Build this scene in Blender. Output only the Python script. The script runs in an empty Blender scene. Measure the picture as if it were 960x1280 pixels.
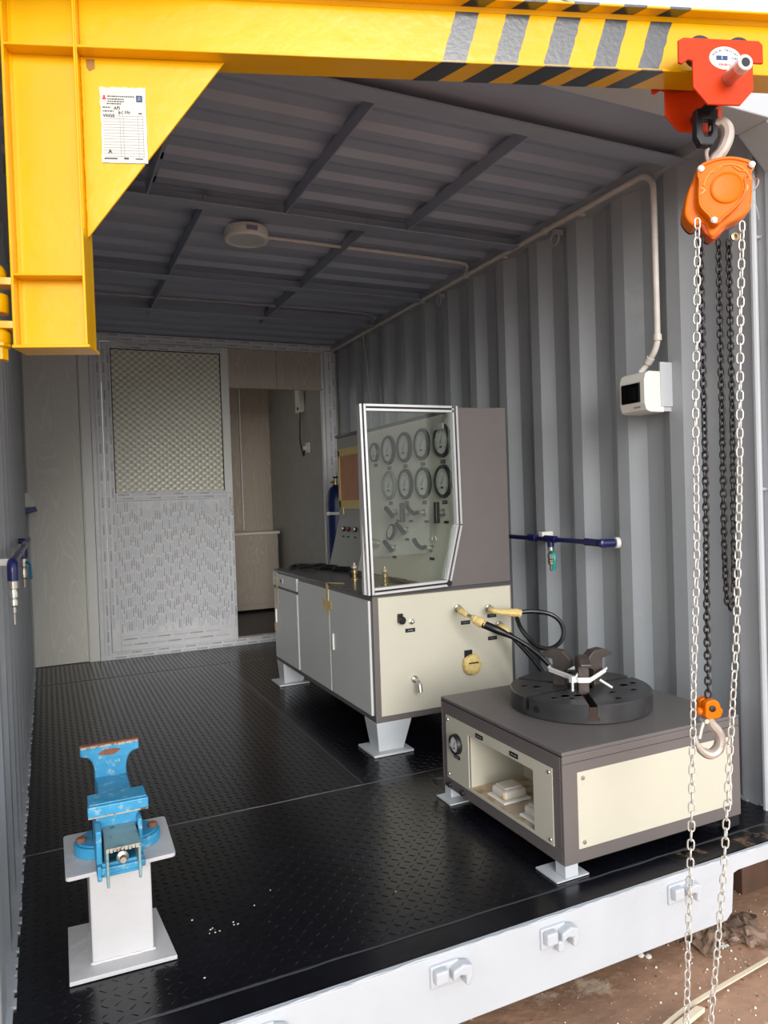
import bpy, math, random
from mathutils import Vector, Matrix, noise
random.seed(7)
R = math.radians
SC = bpy.context.scene
COL = SC.collection
PI = math.pi

# ------------------------------------------------------------------ camera
CX, CY, CZ = 0.1202, -1.5522, 1.1121
fw = Vector((0.42024, 0.90722, -0.01869)); rt = Vector((0.90659, -0.42065, -0.03386)); up = Vector((0.03858, 0.00271, 0.99925))
cam_d = bpy.data.cameras.new('camera'); cam = bpy.data.objects.new('camera', cam_d); COL.objects.link(cam)
m = Matrix((rt, up, -fw)).transposed().to_4x4(); m.translation = Vector((CX, CY, CZ)); cam.matrix_world = m
cam_d.sensor_fit = 'VERTICAL'; cam_d.sensor_height = 24; cam_d.sensor_width = 18
cam_d.lens = 912.37 / 1280 * 24; cam_d.clip_start = 0.02
SC.camera = cam
# ------------------------------------------------------------------ world: bright overcast sky
w = bpy.data.worlds.new('world'); SC.world = w; w.use_nodes = True
nt = w.node_tree; bg = nt.nodes['Background']
tc = nt.nodes.new('ShaderNodeTexCoord'); sx = nt.nodes.new('ShaderNodeSeparateXYZ'); cr = nt.nodes.new('ShaderNodeValToRGB')
nt.links.new(tc.outputs['Generated'], sx.inputs[0]); nt.links.new(sx.outputs['Z'], cr.inputs['Fac']); nt.links.new(cr.outputs['Color'], bg.inputs['Color'])
cr.color_ramp.elements[0].position = 0.0; cr.color_ramp.elements[0].color = (1.0, .99, .96, 1)
cr.color_ramp.elements[1].position = 0.6; cr.color_ramp.elements[1].color = (.88, .93, 1.0, 1)
bg.inputs['Strength'].default_value = 0.95
# hazy sun behind thin cloud, low behind the camera
sd = bpy.data.lights.new('hazy_sun', 'SUN'); sd.energy = 2.1; sd.angle = R(32); sd.color = (1, .97, .92)
so = bpy.data.objects.new('hazy_sun', sd); COL.objects.link(so)
so.rotation_euler = Vector((-0.17, -0.94, 0.24)).to_track_quat('Z', 'Y').to_euler()
vs = SC.view_settings; vs.view_transform = 'Standard'; vs.look = 'None'; vs.gamma = 1; vs.use_curve_mapping = False
vs.exposure = 0.5

# ------------------------------------------------------------------ materials
MATS = {}
def lin(c):
    return tuple(((x / 255) / 12.92 if x / 255 <= .04045 else (((x / 255) + .055) / 1.055) ** 2.4) for x in c)
def mat(name, rgb, rough=.5, metal=0, var=.08, scale=6, bump=0, bscale=60, spec=.5, stain=None, samt=.55, sscale=5, sdet=8, coat=0, stretch=None):
    """procedural paint: base colour with soft mottling, optional stain colour patches and bump"""
    if name in MATS: return MATS[name]
    mt = bpy.data.materials.new(name); mt.use_nodes = True; n = mt.node_tree; b = n.nodes['Principled BSDF']
    c = lin(rgb)
    t = n.nodes.new('ShaderNodeTexCoord'); src = t.outputs['Object']
    if stretch:
        mp = n.nodes.new('ShaderNodeMapping'); mp.inputs['Scale'].default_value = stretch; n.links.new(src, mp.inputs[0]); src = mp.outputs[0]
    nz = n.nodes.new('ShaderNodeTexNoise'); nz.inputs['Scale'].default_value = scale; nz.inputs['Detail'].default_value = 5
    n.links.new(src, nz.inputs['Vector'])
    r = n.nodes.new('ShaderNodeValToRGB'); r.color_ramp.elements[0].position = .3; r.color_ramp.elements[1].position = .7
    r.color_ramp.elements[0].color = (*[x * (1 - var) for x in c], 1); r.color_ramp.elements[1].color = (*[min(1, x * (1 + var)) for x in c], 1)
    n.links.new(nz.outputs['Fac'], r.inputs['Fac']); out = r.outputs['Color']
    if stain:
        s = n.nodes.new('ShaderNodeTexNoise'); s.inputs['Scale'].default_value = sscale; s.inputs['Detail'].default_value = sdet; s.inputs['Roughness'].default_value = .65
        n.links.new(src, s.inputs['Vector'])
        q = n.nodes.new('ShaderNodeValToRGB'); q.color_ramp.elements[0].position = samt; q.color_ramp.elements[1].position = min(1, samt + .08)
        n.links.new(s.outputs['Fac'], q.inputs['Fac'])
        mx = n.nodes.new('ShaderNodeMix'); mx.data_type = 'RGBA'; n.links.new(q.outputs['Color'], mx.inputs['Factor'])
        n.links.new(out, mx.inputs['A']); mx.inputs['B'].default_value = (*lin(stain), 1); out = mx.outputs['Result']
    n.links.new(out, b.inputs['Base Color'])
    b.inputs['Roughness'].default_value = rough; b.inputs['Metallic'].default_value = metal
    b.inputs['Specular IOR Level'].default_value = spec
    if coat: b.inputs['Coat Weight'].default_value = coat; b.inputs['Coat Roughness'].default_value = .08
    if bump:
        z = n.nodes.new('ShaderNodeTexNoise'); z.inputs['Scale'].default_value = bscale; z.inputs['Detail'].default_value = 4
        n.links.new(src, z.inputs['Vector'])
        bp = n.nodes.new('ShaderNodeBump'); bp.inputs['Strength'].default_value = bump; bp.inputs['Distance'].default_value = .004
        n.links.new(z.outputs['Fac'], bp.inputs['Height']); n.links.new(bp.outputs['Normal'], b.inputs['Normal'])
    MATS[name] = mt; return mt

def wood_mat(name, rgb, rgb2, axis='z'):
    mt = bpy.data.materials.new(name); mt.use_nodes = True; n = mt.node_tree; b = n.nodes['Principled BSDF']
    t = n.nodes.new('ShaderNodeTexCoord'); mp = n.nodes.new('ShaderNodeMapping'); mp.inputs['Scale'].default_value = (3.2, 3.2, .42)
    n.links.new(t.outputs['Object'], mp.inputs[0])
    nz = n.nodes.new('ShaderNodeTexNoise'); nz.inputs['Scale'].default_value = 1.6; nz.inputs['Detail'].default_value = 2; nz.inputs['Distortion'].default_value = .4
    n.links.new(mp.outputs[0], nz.inputs['Vector'])
    mu = n.nodes.new('ShaderNodeMath'); mu.operation = 'MULTIPLY'; mu.inputs[1].default_value = 26; n.links.new(nz.outputs['Fac'], mu.inputs[0])
    fr = n.nodes.new('ShaderNodeMath'); fr.operation = 'FRACT'; n.links.new(mu.outputs[0], fr.inputs[0])
    r = n.nodes.new('ShaderNodeValToRGB'); r.color_ramp.elements[0].position = .72; r.color_ramp.elements[1].position = .95
    r.color_ramp.elements[0].color = (*lin(rgb), 1); r.color_ramp.elements[1].color = (*lin(rgb2), 1)
    n.links.new(fr.outputs[0], r.inputs['Fac']); n.links.new(r.outputs['Color'], b.inputs['Base Color'])
    b.inputs['Roughness'].default_value = .5
    bp = n.nodes.new('ShaderNodeBump'); bp.inputs['Strength'].default_value = .25; bp.inputs['Distance'].default_value = .001
    n.links.new(fr.outputs[0], bp.inputs['Height']); n.links.new(bp.outputs['Normal'], b.inputs['Normal'])
    MATS[name] = mt; return mt

def glass_mat(name, tint, refl=.12, rough=0.0):
    """thin clear sheet: transparent with fresnel reflection"""
    mt = bpy.data.materials.new(name); mt.use_nodes = True; n = mt.node_tree; n.nodes.clear()
    o = n.nodes.new('ShaderNodeOutputMaterial'); tr = n.nodes.new('ShaderNodeBsdfTransparent'); tr.inputs[0].default_value = (*tint, 1)
    g = n.nodes.new('ShaderNodeBsdfGlossy'); g.inputs['Roughness'].default_value = rough
    f = n.nodes.new('ShaderNodeFresnel'); f.inputs[0].default_value = 1.5; a = n.nodes.new('ShaderNodeMath'); a.operation = 'ADD'; a.inputs[1].default_value = refl
    n.links.new(f.outputs[0], a.inputs[0]); mx = n.nodes.new('ShaderNodeMixShader'); n.links.new(a.outputs[0], mx.inputs[0])
    n.links.new(tr.outputs[0], mx.inputs[1]); n.links.new(g.outputs[0], mx.inputs[2]); n.links.new(mx.outputs[0], o.inputs[0])
    MATS[name] = mt; return mt

GREYW = mat('wall_grey_paint', (168, 173, 178), .38, var=.05, scale=3, bump=.15, bscale=9, stain=(178, 183, 187), samt=.62, sscale=2.5)
CEIL = mat('ceiling_grey_paint', (170, 178, 196), .5, var=.07, scale=3, bump=.2, bscale=14)
CEILB = mat('ceiling_bar_paint', (158, 166, 182), .5, var=.06, scale=4)
WHITEP = mat('frame_light_paint', (190, 194, 199), .4, var=.04, scale=5, bump=.25, bscale=25)
KERB = mat('sill_paint', (188, 192, 198), .35, var=.04, scale=4, bump=.5, bscale=30)
BLACK = mat('black_gloss_paint', (14, 15, 22), .24, var=.35, scale=5, bump=.12, bscale=30, spec=.5, coat=0, stain=(44, 38, 36), samt=.74, sscale=1.6)
BLACKW = mat('worn_black_paint', (14, 15, 18), .3, var=.3, scale=5, bump=.3, bscale=50, stain=(110, 88, 72), samt=.52, sscale=11)
SEAM = mat('weld_seam', (74, 76, 80), .45, var=.3, scale=40)
YEL = mat('crane_yellow', (234, 175, 0), .22, var=.05, scale=4, bump=.25, bscale=22, spec=.5, stain=(226, 162, 0), samt=.62, sscale=3)
BLKSTR = mat('stripe_black', (34, 36, 46), .3, var=.15, scale=30, bump=.1, bscale=90, spec=1.0)
b_ = BLKSTR.node_tree.nodes['Principled BSDF']; b_.inputs['IOR'].default_value = 1.6
PAPER = mat('paper', (208, 206, 200), .7, var=.03, scale=9, stain=(170, 164, 156), samt=.64, sscale=30)
INK = mat('ink', (40, 42, 60), .6); INKL = mat('ink_light', (132, 134, 148), .6); REDINK = mat('ink_red', (205, 30, 45), .6); BLUEINK = mat('ink_blue', (36, 66, 120), .6)
ORANGE = mat('hoist_orange', (232, 112, 0), .35, spec=.2, var=.04, bump=.1, bscale=40)
REDO = mat('trolley_orange_red', (204, 58, 10), .4, spec=.2, var=.04, bump=.15, bscale=40)
STEEL = mat('bright_steel', (196, 194, 188), .3, .85, var=.1, scale=40)
ZINC = mat('zinc_chain', (225, 222, 214), .32, .55, var=.1, scale=60)
DCHAIN = mat('black_chain', (58, 54, 54), .35, .6, var=.2, scale=60)
DARKM = mat('dark_steel', (46, 46, 50), .4, .4, var=.2, scale=30)
HOOKM = mat('forged_hook', (196, 182, 172), .42, .3, var=.15, scale=30, bump=.2, bscale=60, stain=(160, 120, 96), samt=.62, sscale=30)
BROWNG = mat('cabinet_dark_grey', (104, 98, 97), .42, var=.05, scale=4, bump=.2, bscale=180)
BENCHT = mat('bench_top_grey', (78, 77, 80), .25, var=.06, scale=4, bump=.05, bscale=120)
CREAM = mat('cream_panel', (198, 194, 178), .45, var=.03, scale=3, bump=.15, bscale=150)
LGREY = mat('door_light_grey', (206, 208, 208), .42, var=.03, scale=3, bump=.1, bscale=150)
GAUGEP = mat('instrument_panel_cream', (232, 229, 218), .45, var=.03, scale=4)
BLKP = mat('black_plastic', (24, 24, 26), .4, var=.1)
DIAL = mat('dial_white', (228, 228, 222), .5, var=.02)
BRASS = mat('brass', (190, 164, 122), .3, .8, var=.1, scale=40)
TAPE = mat('masking_tape', (222, 196, 128), .6, var=.12, scale=60, bump=.6, bscale=120, stain=(196, 160, 92), samt=.6, sscale=60)
CARD = mat('brown_cardboard', (192, 138, 108), .7, var=.06, scale=20)
ALU = mat('aluminium', (226, 228, 230), .28, .6, var=.04)
GROOVE = mat('groove_black', (22, 22, 24), .6)
BLUEP = mat('pipe_navy', (30, 34, 88), .3, var=.1)
TEAL = mat('valve_teal', (22, 140, 130), .35)
CONDW = mat('conduit_white', (214, 208, 200), .45, var=.08, scale=20, stain=(150, 146, 142), samt=.66, sscale=25)
PIPEG = mat('conduit_painted_grey', (160, 160, 162), .45, var=.12, scale=20)
PLW = mat('plastic_white', (232, 230, 222), .4, var=.03)
UPVC = mat('upvc_white', (230, 230, 226), .35, var=.02)
FILM = mat('film_grey', (222, 223, 226), .3, var=.05, scale=20, bump=.2, bscale=30)
FILMB = mat('film_block', (204, 206, 216), .3, var=.05)
FILMT = mat('film_text', (26, 30, 52), .4)
WOODW = wood_mat('white_wood_grain', (226, 223, 214), (236, 233, 225))
WOODD = wood_mat('beige_wood_grain', (186, 172, 158), (202, 190, 176))
DARKF = mat('dark_plank', (62, 62, 66), .45, var=.3, scale=8, stretch=(1, 12, 1))
IRON = mat('chuck_iron', (62, 62, 64), .36, .3, var=.2, scale=14, bump=.15, bscale=40, stain=(92, 66, 54), samt=.66, sscale=12)
JAWM = mat('jaw_iron', (84, 76, 72), .45, .4, var=.2, scale=20, bump=.25, bscale=60, stain=(116, 80, 62), samt=.6, sscale=22)
RUST = mat('rust', (132, 84, 64), .8, var=.25, scale=50, bump=.5, bscale=80)
VBLUE = mat('vise_blue', (54, 146, 190), .4, var=.12, scale=25, bump=.35, bscale=60, stain=(138, 176, 190), samt=.55, sscale=38)
VCHAN = mat('vise_channel_worn', (128, 158, 162), .45, .2, var=.15, scale=25, bump=.35, bscale=60, stain=(70, 96, 96), samt=.6, sscale=40)
STANDM = mat('stand_light_grey', (192, 191, 193), .42, var=.03, scale=8, bump=.5, bscale=28, stain=(190, 180, 172), samt=.7, sscale=9)
TIE = mat('cable_tie_white', (240, 240, 236), .4)
CYLB = mat('gas_cylinder_blue', (24, 40, 92), .35, var=.1)
RUBBER = mat('hose_rubber', (22, 22, 24), .35, var=.1)
DIRTY = mat('dusty_shelf', (196, 178, 152), .7, var=.1, scale=12, stain=(160, 132, 104), samt=.5, sscale=14)
STICK = mat('pale_strip', (232, 216, 188), .6, var=.05)
DRYL = mat('crumpled_brown_sheet', (142, 116, 98), .5, var=.2, scale=16)
WOODB = mat('dark_timber', (86, 62, 48), .8, var=.25, scale=9, bump=.5, bscale=30)

def dirt_mat():
    mt = mat('red_dirt', (168, 132, 108), .8, var=.4, scale=2.6, bump=1.0, bscale=28, stain=(205, 182, 160), samt=.57, sscale=7)
    n = mt.node_tree; b = n.nodes['Principled BSDF']
    v = n.nodes.new('ShaderNodeTexVoronoi'); v.inputs['Scale'].default_value = 45; t = n.nodes.new('ShaderNodeTexCoord'); n.links.new(t.outputs['Object'], v.inputs['Vector'])
    nz = n.nodes.new('ShaderNodeTexNoise'); nz.inputs['Scale'].default_value = 1.5; n.links.new(t.outputs['Object'], nz.inputs['Vector'])
    r = n.nodes.new('ShaderNodeMapRange'); r.inputs[1].default_value = .35; r.inputs[2].default_value = .62; r.inputs[3].default_value = .35; r.inputs[4].default_value = .85
    n.links.new(nz.outputs['Fac'], r.inputs[0]); n.links.new(r.outputs[0], b.inputs['Roughness'])
    old = b.inputs['Base Color'].links[0].from_socket
    q = n.nodes.new('ShaderNodeValToRGB'); q.color_ramp.elements[0].position = .0; q.color_ramp.elements[0].color = (1, 1, 1, 1); q.color_ramp.elements[1].position = .14; q.color_ramp.elements[1].color = (0, 0, 0, 1)
    n.links.new(v.outputs['Distance'], q.inputs['Fac'])
    mx = n.nodes.new('ShaderNodeMix'); mx.data_type = 'RGBA'; n.links.new(q.outputs['Color'], mx.inputs['Factor']); n.links.new(old, mx.inputs['A']); mx.inputs['B'].default_value = (*lin((226, 208, 190)), 1)
    n.links.new(mx.outputs['Result'], b.inputs['Base Color'])
    return mt
DIRT = dirt_mat()
CLEAR = glass_mat('clear_guard', (.90, .93, .90), .0)
SMOKED = glass_mat('smoked_cover', (.25, .3, .36), .06)
def weave_glass():
    mt = bpy.data.materials.new('woven_film_glass'); mt.use_nodes = True; n = mt.node_tree; b = n.nodes['Principled BSDF']
    t = n.nodes.new('ShaderNodeTexCoord'); s = n.nodes.new('ShaderNodeSeparateXYZ'); n.links.new(t.outputs['Object'], s.inputs[0])
    def w_(sock, k, ph=0):
        a = n.nodes.new('ShaderNodeMath'); a.operation = 'MULTIPLY_ADD'; a.inputs[1].default_value = k; a.inputs[2].default_value = ph; n.links.new(sock, a.inputs[0])
        c = n.nodes.new('ShaderNodeMath'); c.operation = 'SINE'; n.links.new(a.outputs[0], c.inputs[0]); return c.outputs[0]
    a = w_(s.outputs['X'], 2 * PI / .056); c = w_(s.outputs['Z'], 2 * PI / .046)
    mu = n.nodes.new('ShaderNodeMath'); mu.operation = 'MULTIPLY'; n.links.new(a, mu.inputs[0]); n.links.new(c, mu.inputs[1])
    r = n.nodes.new('ShaderNodeValToRGB'); r.color_ramp.elements[0].position = .25; r.color_ramp.elements[1].position = .75
    r.color_ramp.elements[0].color = (*lin((184, 183, 166)), 1); r.color_ramp.elements[1].color = (*lin((236, 235, 218)), 1)
    k = n.nodes.new('ShaderNodeMath'); k.operation = 'MULTIPLY_ADD'; k.inputs[1].default_value = .5; k.inputs[2].default_value = .5; n.links.new(mu.outputs[0], k.inputs[0])
    n.links.new(k.outputs[0], r.inputs['Fac']); n.links.new(r.outputs['Color'], b.inputs['Base Color'])
    bp = n.nodes.new('ShaderNodeBump'); bp.inputs['Strength'].default_value = .6; bp.inputs['Distance'].default_value = .004; n.links.new(k.outputs[0], bp.inputs['Height']); n.links.new(bp.outputs['Normal'], b.inputs['Normal'])
    b.inputs['Roughness'].default_value = .25; return mt
WEAVE = weave_glass()

# ------------------------------------------------------------------ mesh builder
WM = {}
def frame_of(d):
    d = Vector(d).normalized(); a = Vector((0, 0, 1)) if abs(d.z) < .9 else Vector((1, 0, 0))
    u = d.cross(a).normalized(); return u, d.cross(u).normalized(), d
class MB:
    def __init__(s): s.v = []; s.f = []; s.mi = []; s.xf = None
    def add(s, vs, fs, m=0):
        o = len(s.v)
        for p in vs:
            p = Vector(p); s.v.append(s.xf @ p if s.xf else p)
        for f in fs: s.f.append([o + i for i in f]); s.mi.append(m)
        return s
    def box(s, x0, x1, y0, y1, z0, z1, m=0):
        vs = [(x, y, z) for z in (z0, z1) for y in (y0, y1) for x in (x0, x1)]
        return s.add(vs, [(0, 2, 3, 1), (4, 5, 7, 6), (0, 1, 5, 4), (2, 6, 7, 3), (0, 4, 6, 2), (1, 3, 7, 5)], m)
    def prism(s, poly, ax, a, b, m=0):
        def P(u, v, w_): return {'x': (w_, u, v), 'y': (u, w_, v), 'z': (u, v, w_)}[ax]
        n = len(poly); vs = [P(u, v, a) for u, v in poly] + [P(u, v, b) for u, v in poly]
        return s.add(vs, [list(range(n)), list(range(2 * n - 1, n - 1, -1))] + [(i, i + n, (i + 1) % n + n, (i + 1) % n) for i in range(n)], m)
    def quad(s, a, b, c, d, m=0): return s.add([a, b, c, d], [(0, 1, 2, 3)], m)
    def cyl(s, p0, p1, r, n=16, r2=None, m=0, caps=True):
        p0 = Vector(p0); p1 = Vector(p1); r2 = r if r2 is None else r2; u, v, d = frame_of(p1 - p0)
        ring = lambda p, q: [p + u * (q * math.cos(2 * PI * i / n)) + v * (q * math.sin(2 * PI * i / n)) for i in range(n)]
        fs = [(i, i + n, (i + 1) % n + n, (i + 1) % n) for i in range(n)]
        if caps: fs += [list(range(n)), list(range(2 * n - 1, n - 1, -1))]
        return s.add(ring(p0, r) + ring(p1, r2), fs, m)
    def lathe(s, c, d, prof, n=24, m=0):
        """prof: (radius, distance along d)"""
        c = Vector(c); u, v, d = frame_of(d); vs = []
        for r, h in prof:
            for i in range(n):
                a = 2 * PI * i / n; vs.append(c + d * h + u * (r * math.cos(a)) + v * (r * math.sin(a)))
        fs = []
        for k in range(len(prof) - 1):
            for i in range(n): fs.append((k * n + i, (k + 1) * n + i, (k + 1) * n + (i + 1) % n, k * n + (i + 1) % n))
        if prof[0][0] > 1e-5: fs.append(list(range(n)))
        if prof[-1][0] > 1e-5: fs.append([(len(prof) - 1) * n + i for i in range(n - 1, -1, -1)])
        return s.add(vs, fs, m)
    def tube(s, pts, r, n=8, m=0, rs=None, closed=False, flat=None):
        pts = [Vector(p) for p in pts]; k = len(pts); vs = []; pu = None
        for i, p in enumerate(pts):
            if closed: d = pts[(i + 1) % k] - pts[i - 1]
            else: d = pts[min(i + 1, k - 1)] - pts[max(i - 1, 0)]
            d.normalize()
            if pu is None: u, v, _ = frame_of(d)
            else:
                u = pu - d * pu.dot(d); u.normalize(); v = d.cross(u)
            pu = u; q = rs[i] if rs else r
            for j in range(n):
                a = 2 * PI * j / n; vs.append(p + u * (q * math.cos(a)) + v * (q * math.sin(a) * (flat or 1)))
        fs = []
        for i in range(k if closed else k - 1):
            for j in range(n):
                a, b = i * n, ((i + 1) % k) * n; fs.append((a + j, b + j, b + (j + 1) % n, a + (j + 1) % n))
        if not closed: fs += [list(range(n)), [(k - 1) * n + j for j in range(n - 1, -1, -1)]]
        return s.add(vs, fs, m)
    def mesh(s, name, mats, inv=None, smooth=False):
        me = bpy.data.meshes.new(name); vs = [inv @ v for v in s.v] if inv else s.v
        me.from_pydata([tuple(v) for v in vs], [], s.f)
        for mt in (mats if isinstance(mats, (list, tuple)) else [mats]): me.materials.append(mt)
        me.polygons.foreach_set('material_index', s.mi)
        import bmesh
        b = bmesh.new(); b.from_mesh(me); bmesh.ops.recalc_face_normals(b, faces=b.faces); b.to_mesh(me); b.free()
        if smooth: me.polygons.foreach_set('use_smooth', [True] * len(me.polygons))
        return me
    def build(s, name, mats, parent=None, bevel=0, smooth=False, local=False, seg=2, origin=None):
        """vertices are world coordinates unless local=True (already in the parent's frame)"""
        loc = None
        if parent is not None:
            inv = None if local else WM[parent.name].inverted()
        else:
            if origin is None:
                xs = [v.x for v in s.v]; ys = [v.y for v in s.v]; origin = Vector(((min(xs) + max(xs)) / 2, (min(ys) + max(ys)) / 2, min(v.z for v in s.v)))
            loc = Vector(origin); inv = Matrix.Translation(-loc)
        me = s.mesh(name, mats, inv, smooth)
        o = bpy.data.objects.new(name, me); COL.objects.link(o)
        if parent is not None: o.parent = parent; WM[o.name] = WM[parent.name]
        else: o.location = loc; WM[o.name] = Matrix.Translation(loc)
        if bevel:
            md = o.modifiers.new('bevel', 'BEVEL'); md.width = bevel; md.segments = seg; md.limit_method = 'ANGLE'; md.angle_limit = R(40)
        if smooth and not bevel:
            try:
                me.shade_auto_smooth = True
            except Exception: pass
            md = None
            sharp(me)
        return o
def sharp(me, ang=35):
    import bmesh
    b = bmesh.new(); b.from_mesh(me)
    for e in b.edges:
        if len(e.link_faces) == 2 and e.calc_face_angle(0) > R(ang): e.smooth = False
    b.to_mesh(me); b.free()
def props(o, label=None, cat=None, group=None, kind=None):
    for k, v in (('label', label), ('category', cat), ('group', group), ('kind', kind)):
        if v: o[k] = v
    return o
def thing(name, label, cat, loc=(0, 0, 0), rz=0, group=None, M=None):
    o = bpy.data.objects.new(name, None); COL.objects.link(o); o.empty_display_size = .05
    mw = M if M is not None else Matrix.Translation(Vector(loc)) @ Matrix.Rotation(rz, 4, 'Z')
    o.location = mw.to_translation(); o.rotation_euler = mw.to_euler(); WM[o.name] = mw
    return props(o, label, cat, group)
def struct(o, label, cat): return props(o, label, cat, kind='structure')
def bez(pts, n=8):
    """catmull-rom through points"""
    P = [Vector(p) for p in pts]; P = [P[0] * 2 - P[1]] + P + [P[-1] * 2 - P[-2]]; out = []
    for i in range(1, len(P) - 2):
        for k in range(n):
            t = k / n; a, b, c, d = P[i - 1:i + 3]
            out.append(.5 * ((2 * b) + (c - a) * t + (2 * a - 5 * b + 4 * c - d) * t * t + (3 * b - a - 3 * c + d) * t ** 3))
    out.append(P[-2]); return out
def rounded(pts, r, n=6):
    """polyline with rounded corners"""
    P = [Vector(p) for p in pts]; out = [P[0]]
    for i in range(1, len(P) - 1):
        a = (P[i - 1] - P[i]); b = (P[i + 1] - P[i]); q = min(r, a.length * .45, b.length * .45)
        s = P[i] + a.normalized() * q; e = P[i] + b.normalized() * q
        for k in range(n + 1):
            t = k / n; out.append(s * (1 - t) ** 2 + P[i] * 2 * t * (1 - t) + e * t * t)
    return out + [P[-1]]
TXT = {}
def text_geo(s, res=1):
    """(verts2d, faces) of a word, unit cap height, left-bottom aligned"""
    if s in TXT: return TXT[s]
    c = bpy.data.curves.new('t', 'FONT'); c.body = s; c.resolution_u = res; c.size = 1; c.offset = .022
    o = bpy.data.objects.new('t', c); COL.objects.link(o)
    dg = bpy.context.evaluated_depsgraph_get(); me = bpy.data.meshes.new_from_object(o.evaluated_get(dg))
    vs = [v.co.copy() for v in me.vertices]; fs = [list(p.vertices) for p in me.polygons]
    bpy.data.objects.remove(o); bpy.data.curves.remove(c); bpy.data.meshes.remove(me)
    x0 = min(v.x for v in vs); y0 = min(v.y for v in vs); h = max(v.y for v in vs) - y0
    vs = [((v.x - x0) / h, (v.y - y0) / h) for v in vs]; TXT[s] = (vs, fs, max(v[0] for v in vs)); return TXT[s]
def put_text(mb, s, o, u, v, h, w=None, m=0, center=False):
    """place word: o origin, u reading dir, v up dir, cap height h, optional width w"""
    vs, fs, L = text_geo(s); o = Vector(o); u = Vector(u); v = Vector(v); k = (w / L) if w else h
    if center: o = o - u * (L * k / 2) - v * (h / 2)
    mb.add([o + u * (a * k) + v * (b * h) for a, b in vs], fs, m)

X1 = 2.34; HC = 2.385; YB = 4.14
# ================================================================== FLOOR
g = MB(); g.box(0, X1, .02, 6.4, -.05, -.008)
floor = struct(g.build('floor', BLACK, origin=(0, 0, 0)), 'black painted chequer plate container floor', 'floor')
def lugs(x0, x1, y0, y1, off):
    vs = []; fs = []; p = .0285; L = .0125; W = .0027; H = .0016
    ny = int((y1 - y0) / p); nx = int((x1 - x0) / p)
    for j in range(ny):
        for i in range(nx):
            x = x0 + (i + .5) * p; y = y0 + (j + .5) * p; a = R(45) if (i + j) % 2 else R(-45)
            c, s = math.cos(a), math.sin(a); o = len(vs)
            for (t, q, z) in ((-L, 0, 0), (-L * .55, -W, 0), (L * .55, -W, 0), (L, 0, 0), (L * .55, W, 0), (-L * .55, W, 0), (-L * .6, 0, H), (L * .6, 0, H)):
                vs.append((x + t * c - q * s, y + t * s + q * c, z - .0002))
            fs += [(o, o + 1, o + 6), (o + 1, o + 2, o + 7, o + 6), (o + 2, o + 3, o + 7), (o + 3, o + 4, o + 7), (o + 4, o + 5, o + 6, o + 7), (o + 5, o, o + 6)]
    return vs, fs
def plate(x0, x1, y0, y1, tread=True, mt=BLACK):
    g = MB(); e = .002; g.box(x0 + e, x1 - e, y0 + e, y1 - e, -.01, 0)
    pl = g.build('floor_plate', mt, floor, bevel=.0015, seg=1)
    if tread:
        vs, fs = lugs(x0 + .012, x1 - .012, y0 + .012, y1 - .012, 0)
        me = bpy.data.meshes.new('tread_lugs'); me.from_pydata(vs, [], fs); me.materials.append(mt); me.polygons.foreach_set('use_smooth', [True] * len(me.polygons))
        o = bpy.data.objects.new('tread_lugs', me); COL.objects.link(o); o.parent = pl; o['kind'] = 'stuff'; WM[o.name] = WM[floor.name]
plate(0, X1, .10, 1.06); plate(0, 1.205, 1.06, 3.53); plate(1.205, X1, 1.06, 3.53); plate(0, X1, 3.53, YB)
g = MB(); g.box(0, 1.78, .001, .098, -.01, -.001); g.build('front_strip', BLACK, floor)
g = MB(); g.box(1.781, X1, .001, .098, -.01, -.001); g.build('front_strip', BLACKW, floor)
g = MB()
for y, xa, xb in ((1.06, 0, X1), (3.53, 0, X1)):
    g.tube([(xa + (xb - xa) * i / 40, y + random.uniform(-.002, .002), -.001) for i in range(41)], .003, 5)
g.tube([(1.205 + random.uniform(-.002, .002), 1.06 + 2.47 * i / 40, -.001) for i in range(41)], .003, 5)
g.build('weld_seam', SEAM, floor)
g = MB(); g.tube([(X1 * i / 40, .1 + random.uniform(-.002, .002), -.003) for i in range(41)], .005, 5); g.build('weld_seam', BLACK, floor)
g = MB(); g.box(0, X1, YB + .02, 6.4, -.006, .001)
g.build('office_floor_sheet', DARKF, floor)
# tiny paint flakes lying at the front of the floor
g = MB()
for k in range(16):
    x = random.uniform(.46, .54) if k < 10 else random.uniform(.3, 1.2); y = random.uniform(.34, .38) if k < 10 else random.uniform(.12, .5); q = random.uniform(.0005, .0018)
    g.box(x, x + q * random.uniform(1, 3), y, y + q, .0, .0015)
props(g.build('paint_flakes', PLW), 'tiny white paint flakes scattered on the black floor near the vise', 'debris', kind='stuff')

# ================================================================== CORRUGATED WALLS
def corr_profile(y0, y1, sign, xb):
    """ridge .066, slope .069, recess .085, slope .07 (decreasing y); returns (x,y) points"""
    pts = []; k0 = int((y0 - 1) / .29) - 6
    ys = []
    for k in range(-8, 30):
        b = .786 + .29 * k
        ys += [(b, 0), (b + .066, 0), (b + .136, 1), (b + .221, 1)]
    ys.sort()
    def val(y):
        for (a, va), (b, vb) in zip(ys, ys[1:]):
            if a <= y <= b: return va + (vb - va) * (y - a) / (b - a)
        return 0
    q = [(y0, val(y0))] + [t for t in ys if y0 < t[0] < y1] + [(y1, val(y1))]
    return [(xb + sign * .036 * v, y) for y, v in q]
def corr_wall(name, xb, sign, y0, y1, z0, z1, label):
    p = corr_profile(y0, y1, sign, xb); g = MB(); t = .003 * sign
    g.prism(p + [(x + t, y) for x, y in reversed(p)], 'z', z0, z1)
    return struct(g.build(name, GREYW), label, 'wall')
wl = corr_wall('wall_left', 0, -1, .2, 6.4, 0, HC, 'grey corrugated steel side wall on the left')
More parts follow.
